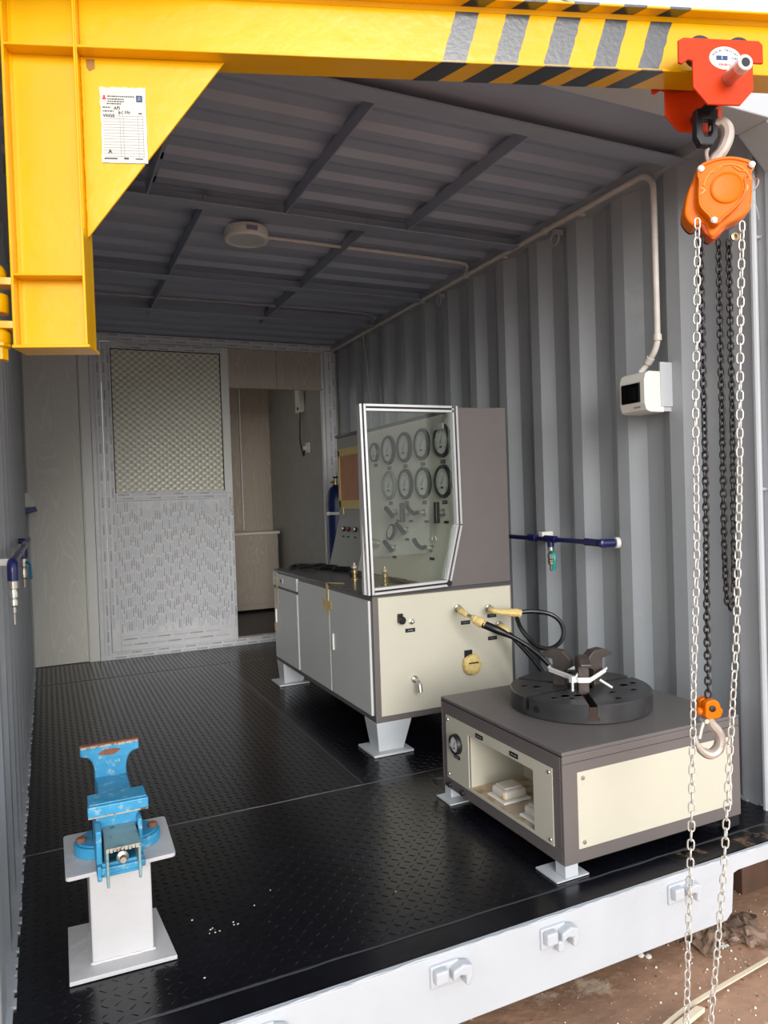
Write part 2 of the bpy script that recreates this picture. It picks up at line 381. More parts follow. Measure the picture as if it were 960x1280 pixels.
wr = corr_wall('wall_right', X1, 1, .27, 6.4, 0, HC, 'grey corrugated steel side wall on the right')
for nm, x0, x1 in (('baseboard_left', -.03, .012), ('baseboard_right', X1 - .012, X1 + .03)):
    g = MB(); n = 60
    g.box(x0, x1, .2, YB, 0, .006)
    for i in range(n):
        y = .25 + (YB - .3) * i / n + random.uniform(-.02, .02); q = random.uniform(.003, .008); xx = x1 if nm.endswith('left') else x0
        g.box(xx - q, xx + q, y, y + random.uniform(.01, .05), 0, .007)
    struct(g.build(nm, WHITEP if nm.endswith('left') else GREYW), 'pale paint-smeared weld line at the foot of the %s wall' % nm.split('_')[1], 'baseboard')
# top side rails
for nm, x0, x1 in (('trim_6', -.05, .03), ('trim_7', X1 - .03, X1 + .05)):
    g = MB(); g.box(x0, x1, .12, 6.4, HC - .05, HC + .01)
    struct(g.build(nm, GREYW), 'grey top side rail where the %s wall meets the roof' % ('left' if x0 < 0 else 'right'), 'rail')
# ================================================================== CEILING
pts = [(.0, 2.378), (.515, 2.378), (.52, 2.386)]
y = .62
while y < 6.3:
    pts += [(y, 2.386), (y + .06, 2.408), (y + .125, 2.408), (y + .148, 2.386)]; y += .204
pts.append((6.4, 2.388))
g = MB(); g.prism(pts + [(a, b + .003) for a, b in reversed(pts)], 'x', -.05, X1 + .05)
g.box(-.05, X1 + .05, 0, 6.45, 2.412, 2.42)
ceiling = struct(g.build('ceiling', CEIL), 'grey painted corrugated steel roof seen from below', 'ceiling')
for yy in (.475, 1.475, 2.49, 3.19):
    g = MB(); g.box(.0, X1, yy - .035, yy + .035, 2.332, 2.338); g.box(.0, X1, yy + .03, yy + .036, 2.338, 2.392)
    g.build('cross_beam', CEILB, ceiling)
for xx, ya, yb_ in ((1.095, .5, 1.46), (1.675, .5, 1.46), (.53, .5, 1.46), (.763, 1.5, 2.47), (.763, 2.51, 3.36), (1.5, 1.5, 2.47), (1.5, 2.51, 3.36)):
    g = MB(); g.box(xx - .0035, xx + .0035, ya, yb_, 2.335, 2.392); g.box(xx - .0035, xx + .03, ya, yb_, 2.386, 2.39)
    g.build('rafter_bar', CEILB, ceiling, bevel=.001, seg=1)
# ================================================================== FRONT FRAME
g = MB(); g.prism([(0, 2.25), (.117, 2.25), (.117, 2.30), (.13, 2.378), (.13, 2.41), (0, 2.41)], 'x', -.1, 2.50)
struct(g.build('trim_1', WHITEP, bevel=.004), 'light painted steel header beam across the open container end', 'header beam')
g = MB(); g.prism([(2.20, 2.25), (2.34, 2.25), (2.34, 2.14)], 'y', .01, .117); g.box(2.34, 2.50, -.01, .13, 2.20, 2.43)
struct(g.build('trim_8', WHITEP, bevel=.004), 'light grey corner block at the upper right of the opening', 'corner block')
g = MB(); g.box(2.34, 2.372, .10, .272, 0, 2.38); g.box(2.38, 2.50, 0, .16, -.3, 2.25); g.box(2.33, 2.39, .08, .125, 0, 2.26)
post = struct(g.build('trim_2', WHITEP, bevel=.006), 'light grey steel corner post on the right of the opening', 'post')
g = MB(); g.tube([(2.325, .165, 0), (2.325, .165, 2.25)], .012, 10); g.build('lashing_bar', WHITEP, post, smooth=True)
for z in (1.95, 1.10, .095):
    g = MB(); g.tube([(2.325, .165, z), (2.385, .10, z - .003)], .006, 8); g.build('standoff_rod', WHITEP, post, smooth=True)
g = MB(); g.box(-.14, -.02, -.02, .2, -.3, 2.25); g.box(-.03, .0, .12, .21, 0, 2.3)
struct(g.build('trim_3', GREYW, bevel=.006), 'grey steel corner post on the left of the opening', 'post')
# sill
g = MB()
g.prism([(-.1, 0), (2.5, 0), (2.5, -.045), (1.975, -.045), (1.955, -.05), (1.945, -.165), (1.92, -.185), (-.1, -.185)], 'y', -.006, .012)
g.box(-.1, 1.93, .01, .1, -.19, -.18); g.box(-.1, 2.5, .012, .02, -.02, -.001)
g.tube([(-.1 + 2.6 * i / 90, -.001 + random.uniform(-.002, .002), -.002 + random.uniform(-.001, .0015)) for i in range(91)], .004, 6)
sill = struct(g.build('trim_4', KERB, bevel=.003), 'pale painted steel door sill along the container front', 'sill')
for k, xx in enumerate((.50, .965, 1.29, 1.735)):
    g = MB(); g.box(xx - .05, xx + .03, -.014, -.004, -.075, -.018)
    g.box(xx - .045, xx - .01, -.035, -.012, -.055, -.022)
    prof = [(xx + .0, -.03), (xx + .03, -.02), (xx + .055, -.028), (xx + .058, -.05), (xx + .045, -.075), (xx + .035, -.075), (xx + .036, -.05), (xx + .02, -.045), (xx, -.055)]
    g.prism(prof, 'y', -.038, -.008)
    if k == 2: g.box(xx - .01, xx + .01, -.034, -.012, -.08, -.05)
    g.build('lock_keeper', KERB, sill, bevel=.005)
# timber blocks the container rests on
g = MB(); g.box(2.24, 2.62, .20, .34, -.292, -.195)
props(g.build('timber_block', WOODB, bevel=.004), 'dark timber block under the right end of the container', 'wood block')
g = MB(); g.box(-.1, 1.92, .03, .09, -.188, -.012); g.box(1.95, 2.5, .03, .09, -.06, -.052); g.box(-.14, -.08, .1, 6.4, -.19, -.05); g.box(2.4, 2.48, .1, 6.4, -.19, -.05)
struct(g.build('trim_9', DARKM), 'dark steel base rails under the container floor', 'rail')

# ================================================================== GROUND
g = MB(); N = 90
def gh(x, y): return -.30 + .012 * noise.noise(Vector((x * 3, y * 3, 0))) + .006 * noise.noise(Vector((x * 12, y * 12, 4)))
for j in range(N):
    for i in range(N): pass
xs = [-9 + 18 * i / 40 for i in range(14)] + [-2.9 + 6.2 * i / 120 for i in range(121)] + [3.4, 4.2, 5.5, 8, 12]
xs = sorted(set(round(x, 4) for x in xs if x < -2.95 or x >= -2.9)); ys = [-12, -8, -5, -3.2, -2.4] + [-2 + 2.6 * i / 60 for i in range(61)] + [1, 2, 4, 7, 12]
vs = [(x, y, gh(x, y)) for y in ys for x in xs]; nx = len(xs)
g.add(vs, [(j * nx + i, j * nx + i + 1, (j + 1) * nx + i + 1, (j + 1) * nx + i) for j in range(len(ys) - 1) for i in range(nx - 1)])
ground = g.build('ground', DIRT, smooth=True, origin=(0, 0, 0)); struct(ground, 'reddish brown dirt yard in front of the container', 'ground')

# ================================================================== BACK PARTITION
def film_print(parent, x0, x1, z0, z1, y, vertical=False, pitch=.024, word=.088, h=.0125, name='film_print', dirn=-1):
    """repeating protective-film print, words and pale blocks"""
    g = MB(); yb = y
    if vertical:
        n = max(1, int(round((x1 - x0) / pitch)))
        for i in range(n):
            x = x0 + (i + .5) * (x1 - x0) / n; per = word * 2 + .02; z = z1 - random.random() * per - .01 + per
            k = 0
            while z > z0:
                a, b = min(z, z1 - .004), max(z - word, z0 + .003)
                if a - b > .03: 
                    if a - b > word * .97: put_text(g, 'CONCH', (x - h / 2, yb, a), (0, 0, -1), (1, 0, 0), h, word * .86)
                z2 = z - word - .01; a, b = min(z2, z1 - .004), max(z2 - word, z0 + .003)
                if a - b > .02: g.quad((x - h * .6, yb, a), (x + h * .5, yb, a), (x + h * .5, yb, b), (x - h * .6, yb, b), 1)
                z -= per
    else:
        n = max(1, int(round((z1 - z0) / pitch)))
        for i in range(n):
            z = z0 + (i + .5) * (z1 - z0) / n; per = word * 2 + .02; x = x0 - random.random() * per
            while x < x1:
                a, b = max(x, x0 + .003), min(x + word, x1 - .003)
                if b - a > word * .97: put_text(g, 'CONCH', (a, yb, z - h / 2), (1, 0, 0), (0, 0, 1), h, word * .86)
                x2 = x + word + .01; a, b = max(x2, x0 + .003), min(x2 + word, x1 - .003)
                if b - a > .02: g.quad((a, yb, z - h * .55), (b, yb, z - h * .55), (b, yb, z + h * .55), (a, yb, z + h * .55), 1)
                x += per
    o = g.build(name, [FILMT, FILMB], parent); o['kind'] = 'stuff'; return o
g = MB(); g.box(0, .37, YB + .02, YB + .06, 0, HC)           # body of partition
g.box(2.335, X1 + .036, YB + .02, YB + .06, 0, HC)
wb = struct(g.build('wall_back', WOODW), 'white partition wall at the back of the bay', 'wall')
g = MB(); g.box(.012, .365, YB, YB + .02, .003, HC); g.build('wood_panel', WOODW, wb, bevel=.002, seg=1)
g = MB(); g.box(.366, .44, YB - .02, YB + .03, .0, HC); g.box(.372, .38, YB - .026, YB - .018, 0, HC); g.build('panel_post', UPVC, wb, bevel=.002, seg=1)
g = MB(); g.box(0, .012, YB - .012, YB + .02, 0, HC); g.build('corner_bead', GREYW, wb)
g = MB(); g.box(1.452, 2.24, YB + .004, YB + .03, 2.03, 2.335); g.box(1.452, 2.24, YB - .002, YB + .032, 2.02, 2.036)
lint = g.build('lintel_panel', WOODD, wb, bevel=.002, seg=1)
g = MB(); g.box(1.845, 1.848, YB + .001, YB + .006, 2.036, 2.335); g.build('panel_joint', BROWNG, wb)
# frame
door = None
g = MB(); g.box(.442, .52, YB - .035, YB + .045, 0, 2.38); g.box(.47, .476, YB - .04, YB - .03, .05, 2.30)
fr = struct(g.build('trim_5', FILM, bevel=.002, seg=1), 'upvc sliding door frame still in printed protective film', 'door frame')
film_print(fr, .478, .517, .03, 2.36, YB - .0362, True, .038)
for nm, a in (('top_rail', (.52, 2.335, 2.325, 2.385)), ('bottom_track', (.52, 2.335, 0, .055)), ('right_jamb', (2.245, 2.335, .055, 2.325))):
    g = MB(); g.box(a[0], a[1], YB - .036, YB + .05, a[2], a[3])
    if nm == 'right_jamb': g.box(2.225, 2.247, YB + .0, YB + .04, .055, 2.325, 0)
    o = g.build(nm, FILM, fr, bevel=.002, seg=1)
    film_print(o, a[0] + (.02 if nm == 'right_jamb' else 0), a[1], a[2], a[3], YB - .0372, nm == 'right_jamb', .028)
# sliding door leaf
dr = thing('door_1', 'sliding door half wrapped in printed film, woven glass above', 'door', (.98, YB, .03)); dr['kind'] = 'structure'
yl = YB - .028; D0, D1 = .524, 1.452
g = MB(); g.box(D0, .588, yl, yl + .04, .055, 2.32); o = g.build('left_stile', FILM, dr, bevel=.003, seg=1); film_print(o, D0 + .002, .586, .2, 2.3, yl - .0008, True, .03)
g = MB(); g.box(1.39, D1, yl, yl + .04, 1.20, 2.32); o = g.build('right_stile', UPVC, dr, bevel=.003, seg=1)
g = MB(); g.box(1.40, D1, yl, yl + .04, .055, 1.20); o = g.build('right_stile', FILM, dr, bevel=.003, seg=1); film_print(o, 1.40, D1, .15, 1.17, yl - .0008, True, .025)
g = MB(); g.box(.588, 1.39, yl, yl + .04, 2.275, 2.322); o = g.build('top_rail', FILM, dr, bevel=.003, seg=1); film_print(o, .588, 1.39, 2.275, 2.32, yl - .0008, False, .024)
g = MB(); g.box(.588, 1.40, yl, yl + .04, 1.155, 1.218); o = g.build('mid_rail', FILM, dr, bevel=.003, seg=1); film_print(o, .588, 1.40, 1.16, 1.215, yl - .0008, False, .024)
g = MB(); g.box(.588, 1.40, yl, yl + .04, .055, .165); o = g.build('bottom_rail', FILM, dr, bevel=.003, seg=1); film_print(o, .588, 1.40, .075, .16, yl - .0008, False, .036, .11, .012)
g = MB(); g.box(.588, 1.40, yl + .01, yl + .03, .165, 1.155); lp = g.build('lower_panel', FILM, dr); film_print(lp, .592, 1.396, .17, 1.15, yl + .0092, True, .0165, .078, .0105)
g = MB(); g.box(.585, 1.393, yl + .012, yl + .02, 1.215, 2.278); g.build('glass_pane', WEAVE, dr)
g = MB(); g.box(.588, .594, yl + .004, yl + .012, 1.218, 2.275); g.box(1.384, 1.39, yl + .004, yl + .012, 1.218, 2.275); g.box(.588, 1.39, yl + .004, yl + .012, 2.269, 2.275); g.build('glazing_bead', GROOVE, dr)
g = MB(); g.box(1.418, 1.434, yl - .012, yl, 1.04, 1.17); g.tube(rounded([(1.426, yl - .01, 1.155), (1.426, yl - .04, 1.155), (1.426, yl - .04, 1.06), (1.426, yl - .01, 1.06)], .01), .006, 8); g.build('handle', PLW, dr, bevel=.002, seg=1)
# office beyond
g = MB(); g.box(1.2, X1, 6.02, 6.06, 0, HC)
struct(g.build('wall_office', WOODD), 'beige wood-grain back wall of the dim office beyond the door', 'wall')
g = MB(); g.box(2.315, 2.338, YB + .08, 6.02, 0, HC)
struct(g.build('wall_office_right', mat('office_grey', (150, 150, 146), .5)), 'smooth grey side wall of the dim office beyond the door', 'wall')
g = MB(); g.box(.0, X1, YB + .06, 6.06, 2.36, 2.37); struct(g.build('ceiling_office', PLW), 'plain office ceiling beyond the partition', 'ceiling')
g = MB(); g.box(.0, .02, YB + .06, 6.06, 0, HC); struct(g.build('wall_office_left', PLW), 'plain left wall of the office', 'wall')
ct = thing('counter_cupboard', 'beige wood-grain low cupboard seen through the office doorway', 'cupboard', (1.9, 5.85, 0))
g = MB(); g.box(1.25, 2.27, 5.70, 6.0, .03, .79); g.build('carcass', WOODD, ct, bevel=.002)
g = MB(); g.box(1.23, 2.29, 5.68, 6.01, .79, .815); g.build('worktop', PLW, ct, bevel=.003)
for a, b in ((1.27, 1.75), (1.76, 2.25)):
    g = MB(); g.box(a, b, 5.685, 5.699, .09, .775); g.build('cupboard_door', WOODD, ct, bevel=.002)
ub = thing('wall_panel_strip', 'tall beige panel board above the office cupboard', 'panel', (1.95, 6.0, .82))
g = MB(); g.box(1.3, 1.98, 5.99, 6.015, .83, 2.34); g.build('board', WOODD, ub, bevel=.002)
g = MB(); g.box(1.985, 2.0, 5.985, 6.015, .83, 2.34); g.build('edge_strip', PLW, ub)
sw = thing('switch_box', 'white switch box high on the office side wall', 'switch box', (2.29, 4.9, 1.93))
g = MB(); g.box(2.262, 2.314, 4.84, 4.96, 1.93, 2.2); g.build('body', PLW, sw, bevel=.004)
g = MB(); g.box(2.258, 2.262, 4.86, 4.90, 1.95, 1.975); g.build('switch_lever', BLKP, sw)
props(MB().tube(bez([(2.29, 4.90, 1.93), (2.285, 4.91, 1.80), (2.28, 4.90, 1.66), (2.285, 4.84, 1.53), (2.28, 4.80, 1.56), (2.275, 4.79, 1.585)]), .007, 8).build('cable', RUBBER, smooth=True), 'black cable hanging from the office switch box to its socket', 'cable')
so_ = thing('wall_socket', 'small white socket with plug on the office side wall', 'socket', (2.29, 4.77, 1.55))
g = MB(); g.box(2.296, 2.314, 4.72, 4.81, 1.55, 1.64); g.build('face_plate', PLW, so_, bevel=.003)
g = MB(); g.box(2.265, 2.297, 4.75, 4.79, 1.575, 1.61); g.build('plug', PLW, so_, bevel=.004)

# ================================================================== CEILING LIGHT, CONDUITS, BOXES
cl = thing('ceiling_light', 'round white surface ceiling lamp, unlit', 'lamp', (1.02, 1.815, 2.335))
g = MB(); g.lathe((1.02, 1.815, 2.388), (0, 0, -1), [(.100, 0), (.104, .02), (.104, .045), (.098, .053), (.084, .053), (.084, .049)], 40); g.build('housing', PLW, cl, smooth=True)
g = MB(); g.lathe((1.02, 1.815, 2.3395), (0, 0, -1), [(.083, 0), (.083, .002), (.0, .003)], 40); g.build('diffuser', mat('diffuser', (206, 208, 208), .35), cl, smooth=True)
g = MB(); g.box(.995, 1.045, 1.7085, 1.7115, 2.352, 2.372); g.build('rating_label', INKL, cl)
def conduit(pts, r, label, mt=CONDW, rr=.06, clips=()):
    t = thing('conduit', label, 'conduit', pts[0])
    MB().tube(rounded(pts, rr), r, 12).build('pipe', mt, t, smooth=True)
    for c, d in clips:
        c = Vector(c); d = Vector(d).normalized(); MB().cyl(c - d * .012, c + d * .012, r * 1.35, 12).build('coupling', mt, t, smooth=True)
    return t
mc = conduit([(2.30, 4.07, 2.335), (2.30, .62, 2.345), (2.30, .575, 2.30), (2.30, .575, 1.665), (2.30, .64, 1.60), (2.285, .655, 1.575)], .0125,
        'white conduit running along the right wall top and down to the breaker box', CONDW, .07,
        [((2.30, 3.3, 2.337), (0, 1, 0)), ((2.30, 1.96, 2.34), (0, 1, 0)), ((2.30, 1.25, 2.343), (0, 1, 0)), ((2.30, .575, 1.70), (0, 0, 1)), ((2.30, .62, 1.62), (0, .7, -.7))])
for yy in (1.0, 1.6, 2.5, 3.1):
    MB().box(2.30, 2.325, yy - .008, yy + .008, 2.325, 2.36).build('saddle_clip', CONDW, mc)
conduit([(1.12, 1.82, 2.365), (2.0, 1.83, 2.365), (2.24, 1.84, 2.362), (2.30, 1.965, 2.345)], .009, 'thin white conduit from the round ceiling lamp to the right wall', CONDW, .05, [((1.7, 1.827, 2.365), (1, 0, 0))])
conduit([(.05, 3.02, 2.362), (1.95, 2.95, 2.362), (2.2, 2.98, 2.36), (2.30, 3.3, 2.345)], .009, 'thin pale conduit crossing the ceiling behind the lamp', PIPEG, .08)
conduit([(2.30, 3.42, 2.33), (2.315, 3.40, 2.1), (2.315, 3.36, 1.75), (2.315, 3.36, .9)], .011, 'grey conduit dropping behind the instrument cabinet', PIPEG, .1)
for yy, lb in ((1.179, 'grey lashing ring on the right wall near the breaker box'), (2.278, 'grey lashing ring on the right wall deep in the bay')):
    g = MB(); g.tube([(2.315 - .012, yy + .028 * math.cos(a), 2.283 + .028 * math.sin(a)) for a in [2 * PI * i / 14 for i in range(14)]], .005, 6, closed=True); g.box(2.30, 2.34, yy - .012, yy + .012, 2.30, 2.325)
    props(g.build('lashing_ring', GREYW, smooth=True), lb, 'ring')
bb = thing('breaker_box', 'white breaker box with smoked window on the right wall', 'breaker box', (2.27, .61, 1.40))
g = MB(); g.box(2.225, 2.30, .548, .672, 1.408, 1.565); g.build('housing', PLW, bb, bevel=.004)
g = MB(); g.box(2.30, 2.342, .552, .668, 1.412, 1.562); g.build('back_plate', WHITEP, bb)
g = MB(); g.prism([(2.225, 1.408), (2.225, 1.565), (2.205, 1.555), (2.196, 1.53), (2.196, 1.44), (2.205, 1.415)], 'y', .544, .676); fc = g.build('front_cover', PLW, bb, bevel=.002)
g = MB(); g.box(2.1945, 2.1965, .566, .662, 1.447, 1.522); g.build('window_recess', BLKP, bb)
g = MB(); g.box(2.190, 2.194, .568, .660, 1.449, 1.520); g.build('window_cover', SMOKED, bb)
g = MB(); g.box(2.192, 2.1946, .60, .625, 1.462, 1.508); g.build('breaker_switch', mat('breaker_grey', (70, 74, 84), .4), bb)
g = MB(); put_text(g, 'BREAKER', (2.1955, .60, 1.425), (0, -1, 0), (0, 0, 1), .006); g.build('printed_mark', INK, bb)
g = MB(); g.box(2.28, 2.345, .545, .552, 1.43, 1.60); g.build('side_flange', WHITEP, bb)
# right air line
pr = thing('air_pipe', 'navy blue compressed air pipe on the right wall with a drop valve', 'pipe', (2.28, 1.24, .88))
MB().tube([(2.27, 2.9, .905), (2.27, .90, .89)], .011, 12).build('pipe', BLUEP, pr, smooth=True)
g = MB(); g.cyl((2.27, .99, .891), (2.27, .90, .889), .0165, 14); g.cyl((2.27, .88, .889), (2.335, .86, .889), .018, 14); g.lathe((2.27, .89, .889), (0, -1, 0), [(.019, 0), (.019, .02), (.01, .026)], 14); g.build('end_elbow', BLUEP, pr, smooth=True)
MB().cyl((2.318, .86, .889), (2.335, .855, .889), .024, 16).build('wall_flange', PLW, pr, smooth=True)
g = MB(); g.cyl((2.27, 1.275, .895), (2.27, 1.195, .894), .0165, 14); g.cyl((2.27, 1.235, .892), (2.27, 1.235, .858), .016, 14); g.build('tee_fitting', BLUEP, pr, smooth=True)
g = MB(); g.cyl((2.27, 1.40, .897), (2.27, 1.345, .896), .0175, 14); g.build('coupling', BLUEP, pr, smooth=True)
g = MB(); g.box(2.28, 2.345, 1.31, 1.34, .885, .925); g.build('pipe_clip', PLW, pr, bevel=.003)
g = MB(); g.lathe((2.27, 1.235, .86), (0, 0, -1), [(.011, 0), (.015, .004), (.015, .02), (.01, .022), (.012, .03), (.016, .034), (.016, .058), (.011, .062), (.013, .068), (.013, .085), (.007, .09), (.007, .108), (.004, .118)], 12); g.build('ball_valve', STEEL, pr, smooth=True)
g = MB(); g.lathe((2.27, 1.235, .798), (0, 0, -1), [(.0135, 0), (.0145, .004), (.0145, .016), (.011, .02)], 6); g.build('brass_nut', BRASS, pr)
g = MB(); g.tube(bez([(2.262, 1.215, .838), (2.255, 1.195, .835), (2.252, 1.185, .81), (2.252, 1.187, .78), (2.252, 1.192, .752)]), .009, 8, flat=.5); g.build('valve_lever', TEAL, pr, smooth=True)
# left air line
pl_ = thing('air_pipe', 'dark blue compressed air pipe on the left wall with hanging couplings', 'pipe', (.05, 1.2, .9))
MB().tube([(.042, 2.25, .97), (.042, .47, .985)], .010, 12).build('pipe', BLUEP, pl_, smooth=True)
g = MB(); g.tube(rounded([(.042, .52, .985), (.042, .43, .985), (.042, .43, .94)], .03), .0125, 12); g.cyl((.042, .55, .984), (.042, .49, .985), .0125, 12); g.build('end_elbow', BLUEP, pl_, smooth=True)
g = MB(); g.cyl((-.002, .50, .985), (.006, .50, .985), .022, 16); g.box(.0, .04, .49, .51, .977, .993); g.build('wall_clip', PLW, pl_)
g = MB(); g.lathe((.042, .43, .945), (0, 0, -1), [(.011, 0), (.0135, .003), (.0135, .02), (.0095, .022), (.0125, .03), (.0125, .042), (.008, .044), (.0115, .05), (.0115, .062), (.006, .066), (.006, .08), (.003, .082), (.003, .108)], 12); g.build('quick_coupling', STEEL, pl_, smooth=True)
g = MB(); g.lathe((.042, .43, .942), (0, 0, -1), [(.011, 0), (.0125, .002), (.0125, .018)], 6); g.build('brass_nut', BRASS, pl_)
for yy in (.95, 1.6, 2.1): MB().cyl((.042, yy - .02, .98), (.042, yy + .02, .98), .013, 12).build('coupling', BLUEP, pl_, smooth=True)
g = MB(); g.cyl((.042, 1.33, .976), (.042, 1.33, .945), .014, 12); g.build('tee_fitting', BLUEP, pl_, smooth=True)
g = MB(); g.lathe((.042, 1.33, .945), (0, 0, -1), [(.011, 0), (.014, .004), (.014, .03), (.009, .034), (.013, .045), (.013, .07), (.008, .075), (.005, .105)], 12); g.build('quick_coupling', STEEL, pl_, smooth=True)
g = MB(); g.tube([(.052, 1.32, .93), (.064, 1.30, .92), (.066, 1.30, .87)], .005, 6); g.build('valve_lever', mat('lever_blue', (20, 110, 150), .4), pl_, smooth=True)
MB().cyl((0, 2.24, .97), (.042, 2.25, .97), .013, 12).build('far_elbow', BLUEP, pl_, smooth=True)
sk = thing('industrial_socket', 'blue and white industrial socket low on the left wall by the partition', 'socket', (.05, 3.95, 1.1))
g = MB(); g.prism([(-.03, 1.13), (-.03, 1.23), (.02, 1.23), (.06, 1.155), (.055, 1.135)], 'y', 3.90, 4.0); g.build('housing', PLW, sk, bevel=.004)
g = MB(); g.prism([(-.01, 1.13), (.055, 1.145), (.07, 1.105), (.0, 1.085)], 'y', 3.905, 3.995); g.build('flap_lid', mat('socket_blue', (28, 52, 120), .4), sk, bevel=.004)

# ================================================================== GAS CYLINDER
gc = thing('gas_cylinder', 'dark blue gas cylinder standing behind the instrument cabinet', 'gas cylinder', (2.235, 3.92, 0))
g = MB(); g.lathe((2.235, 3.92, .004), (0, 0, 1), [(.07, 0), (.08, .01), (.08, 1.08), (.072, 1.15), (.05, 1.2), (.026, 1.22), (.022, 1.23)], 28); g.build('body', CYLB, gc, smooth=True)
g = MB(); g.lathe((2.235, 3.92, 1.23), (0, 0, 1), [(.016, 0), (.016, .03), (.011, .035), (.011, .055)], 14); g.cyl((2.235, 3.92, 1.255), (2.19, 3.9, 1.255), .009, 10); g.build('valve', BRASS, gc, smooth=True)
g = MB(); g.cyl((2.235, 3.92, 1.285), (2.235, 3.92, 1.30), .02, 10); g.build('hand_wheel', BLKP, gc, smooth=True)
g = MB(); g.lathe((2.235, 3.92, .995), (0, 0, 1), [(.0805, 0), (.082, .001), (.082, .021), (.0805, .022)], 28); g.box(2.145, 2.165, 3.88, 3.90, .992, 1.02); g.build('holding_strap', PLW, gc)

# ================================================================== TEST BENCH
bn = thing('test_bench', 'long grey test bench with pale end panel and upright gauge cabinet', 'test bench', (1.74, 2.07, 0))
BX0, BX1, BY0, BY1, BZ0, BZ1 = 1.38, 2.105, 1.322, 2.83, .137, .70
g = MB(); g.box(BX0 + .004, BX1, BY0 + .004, BY1, BZ0, BZ1 - .012); g.build('body', BROWNG, bn, bevel=.003)
g = MB(); g.box(BX0, BX1, BY0, BY1, BZ1 - .012, BZ1); g.build('worktop', BENCHT, bn, bevel=.002)
ep = MB().box(BX0 + .028, BX1 - .012, BY0 - .002, BY0 + .006, .165, .682).build('end_panel', CREAM, bn, bevel=.001, seg=1)
def door_panel(y0, y1, z0, z1, nm='cabinet_door'): return MB().box(BX0 - .006, BX0 + .006, y0, y1, z0, z1).build(nm, LGREY, bn, bevel=.002, seg=1)
d1 = door_panel(1.352, 1.832, .165, .668); d2 = door_panel(1.842, 2.322, .165, .668); d3 = door_panel(2.352, 2.80, .165, .588)
dw = door_panel(2.352, 2.735, .605, .678, 'drawer'); dw2 = door_panel(2.75, 2.82, .605, .688, 'side_plate')
def pull(y, z0, z1, par): 
    g = MB(); g.box(BX0 - .013, BX0 - .006, y - .009, y + .009, z0, z1); g.box(BX0 - .0135, BX0 - .011, y - .004, y + .004, z0 + .01, z1 - .01); g.build('handle', PLW, par, bevel=.002, seg=1)
pull(1.792, .38, .46, d1); pull(2.765, .38, .46, d3)
g = MB(); g.box(BX0 - .012, BX0 - .006, 2.60, 2.66, .63, .658); g.build('recessed_handle', STEEL, dw, bevel=.002); g = MB(); g.box(BX0 - .0135, BX0 - .012, 2.61, 2.635, .635, .652); g.build('handle_slot', BLKP, dw)
g = MB(); g.cyl((BX0 - .004, 2.78, .65), (BX0 - .01, 2.78, .65), .012, 14); g.build('key_lock', STEEL, dw2, smooth=True)
# tape pieces
def tape(verts, nm='masking_tape', par=bn, mt=TAPE):
    g = MB(); n = len(verts); g.add(verts, [list(range(n))]); o = g.build(nm, mt, par); md = o.modifiers.new('s', 'SOLIDIFY'); md.thickness = .0012; return o
xt_ = BX0 - .0075
tape([(xt_, 1.86, .70), (xt_, 1.84, .69), (xt_, 1.845, .62), (xt_, 1.835, .555), (xt_, 1.845, .53), (xt_, 1.855, .555), (xt_, 1.868, .64), (xt_, 1.872, .70)])
tape([(xt_ - .001, 1.80, .62), (xt_ - .001, 1.80, .575), (xt_ - .001, 1.86, .565), (xt_ - .001, 1.92, .585), (xt_ - .001, 1.91, .625), (xt_ - .001, 1.86, .61)])
tape([(BX0 - .001, 1.84, .7012), (BX0 - .001, 1.875, .7012), (BX0 + .05, 1.80, .7012), (BX0 + .055, 1.775, .7012)])
tape([(xt_, 2.72, .69), (xt_, 2.745, .69), (xt_, 2.742, .56), (xt_, 2.728, .47), (xt_, 2.715, .50)])
tape([(xt_, 2.775, .37), (xt_, 2.81, .37), (xt_, 2.80, .32), (xt_, 2.78, .33)])
# feet
def bench_foot(x, y, sx, sy, lab=None):
    g = MB(); w0, w1 = .165, .125
    def ring(z, a, b): return [(x, y, z), (x + sx * a, y, z), (x + sx * a, y + sy * b, z), (x, y + sy * b, z)]
    vs = [(x, y, BZ0)] + [(x + sx * w0, y, BZ0), (x + sx * w0, y + sy * .12, BZ0), (x - sx * .0 , y + sy * .12, BZ0)]
    ox = sx * .02
    vs = [(x + sx * .0, y + sy * .002, BZ0), (x + sx * .17, y + sy * .002, BZ0), (x + sx * .17, y + sy * .14, BZ0), (x, y + sy * .14, BZ0),
          (x + sx * .012, y + sy * .012, .008), (x + sx * .13, y + sy * .012, .008), (x + sx * .13, y + sy * .11, .008), (x + sx * .012, y + sy * .11, .008)]
    g.add(vs, [(0, 1, 2, 3), (4, 5, 6, 7), (0, 1, 5, 4), (1, 2, 6, 5), (2, 3, 7, 6), (3, 0, 4, 7)])
    f_ = g.build('foot', WHITEP, bn, bevel=.003)
    g = MB(); g.box(min(x - sx * .03, x + sx * .16), max(x - sx * .03, x + sx * .16), min(y - sy * .03, y + sy * .15), max(y - sy * .03, y + sy * .15), 0.0015, .012); g.build('base_plate', WHITEP, f_, bevel=.002)
bench_foot(BX0 + .004, BY0, 1, 1); bench_foot(BX0 + .004, BY1, 1, -1); bench_foot(BX1, BY0, -1, 1); bench_foot(BX1, BY1, -1, -1)
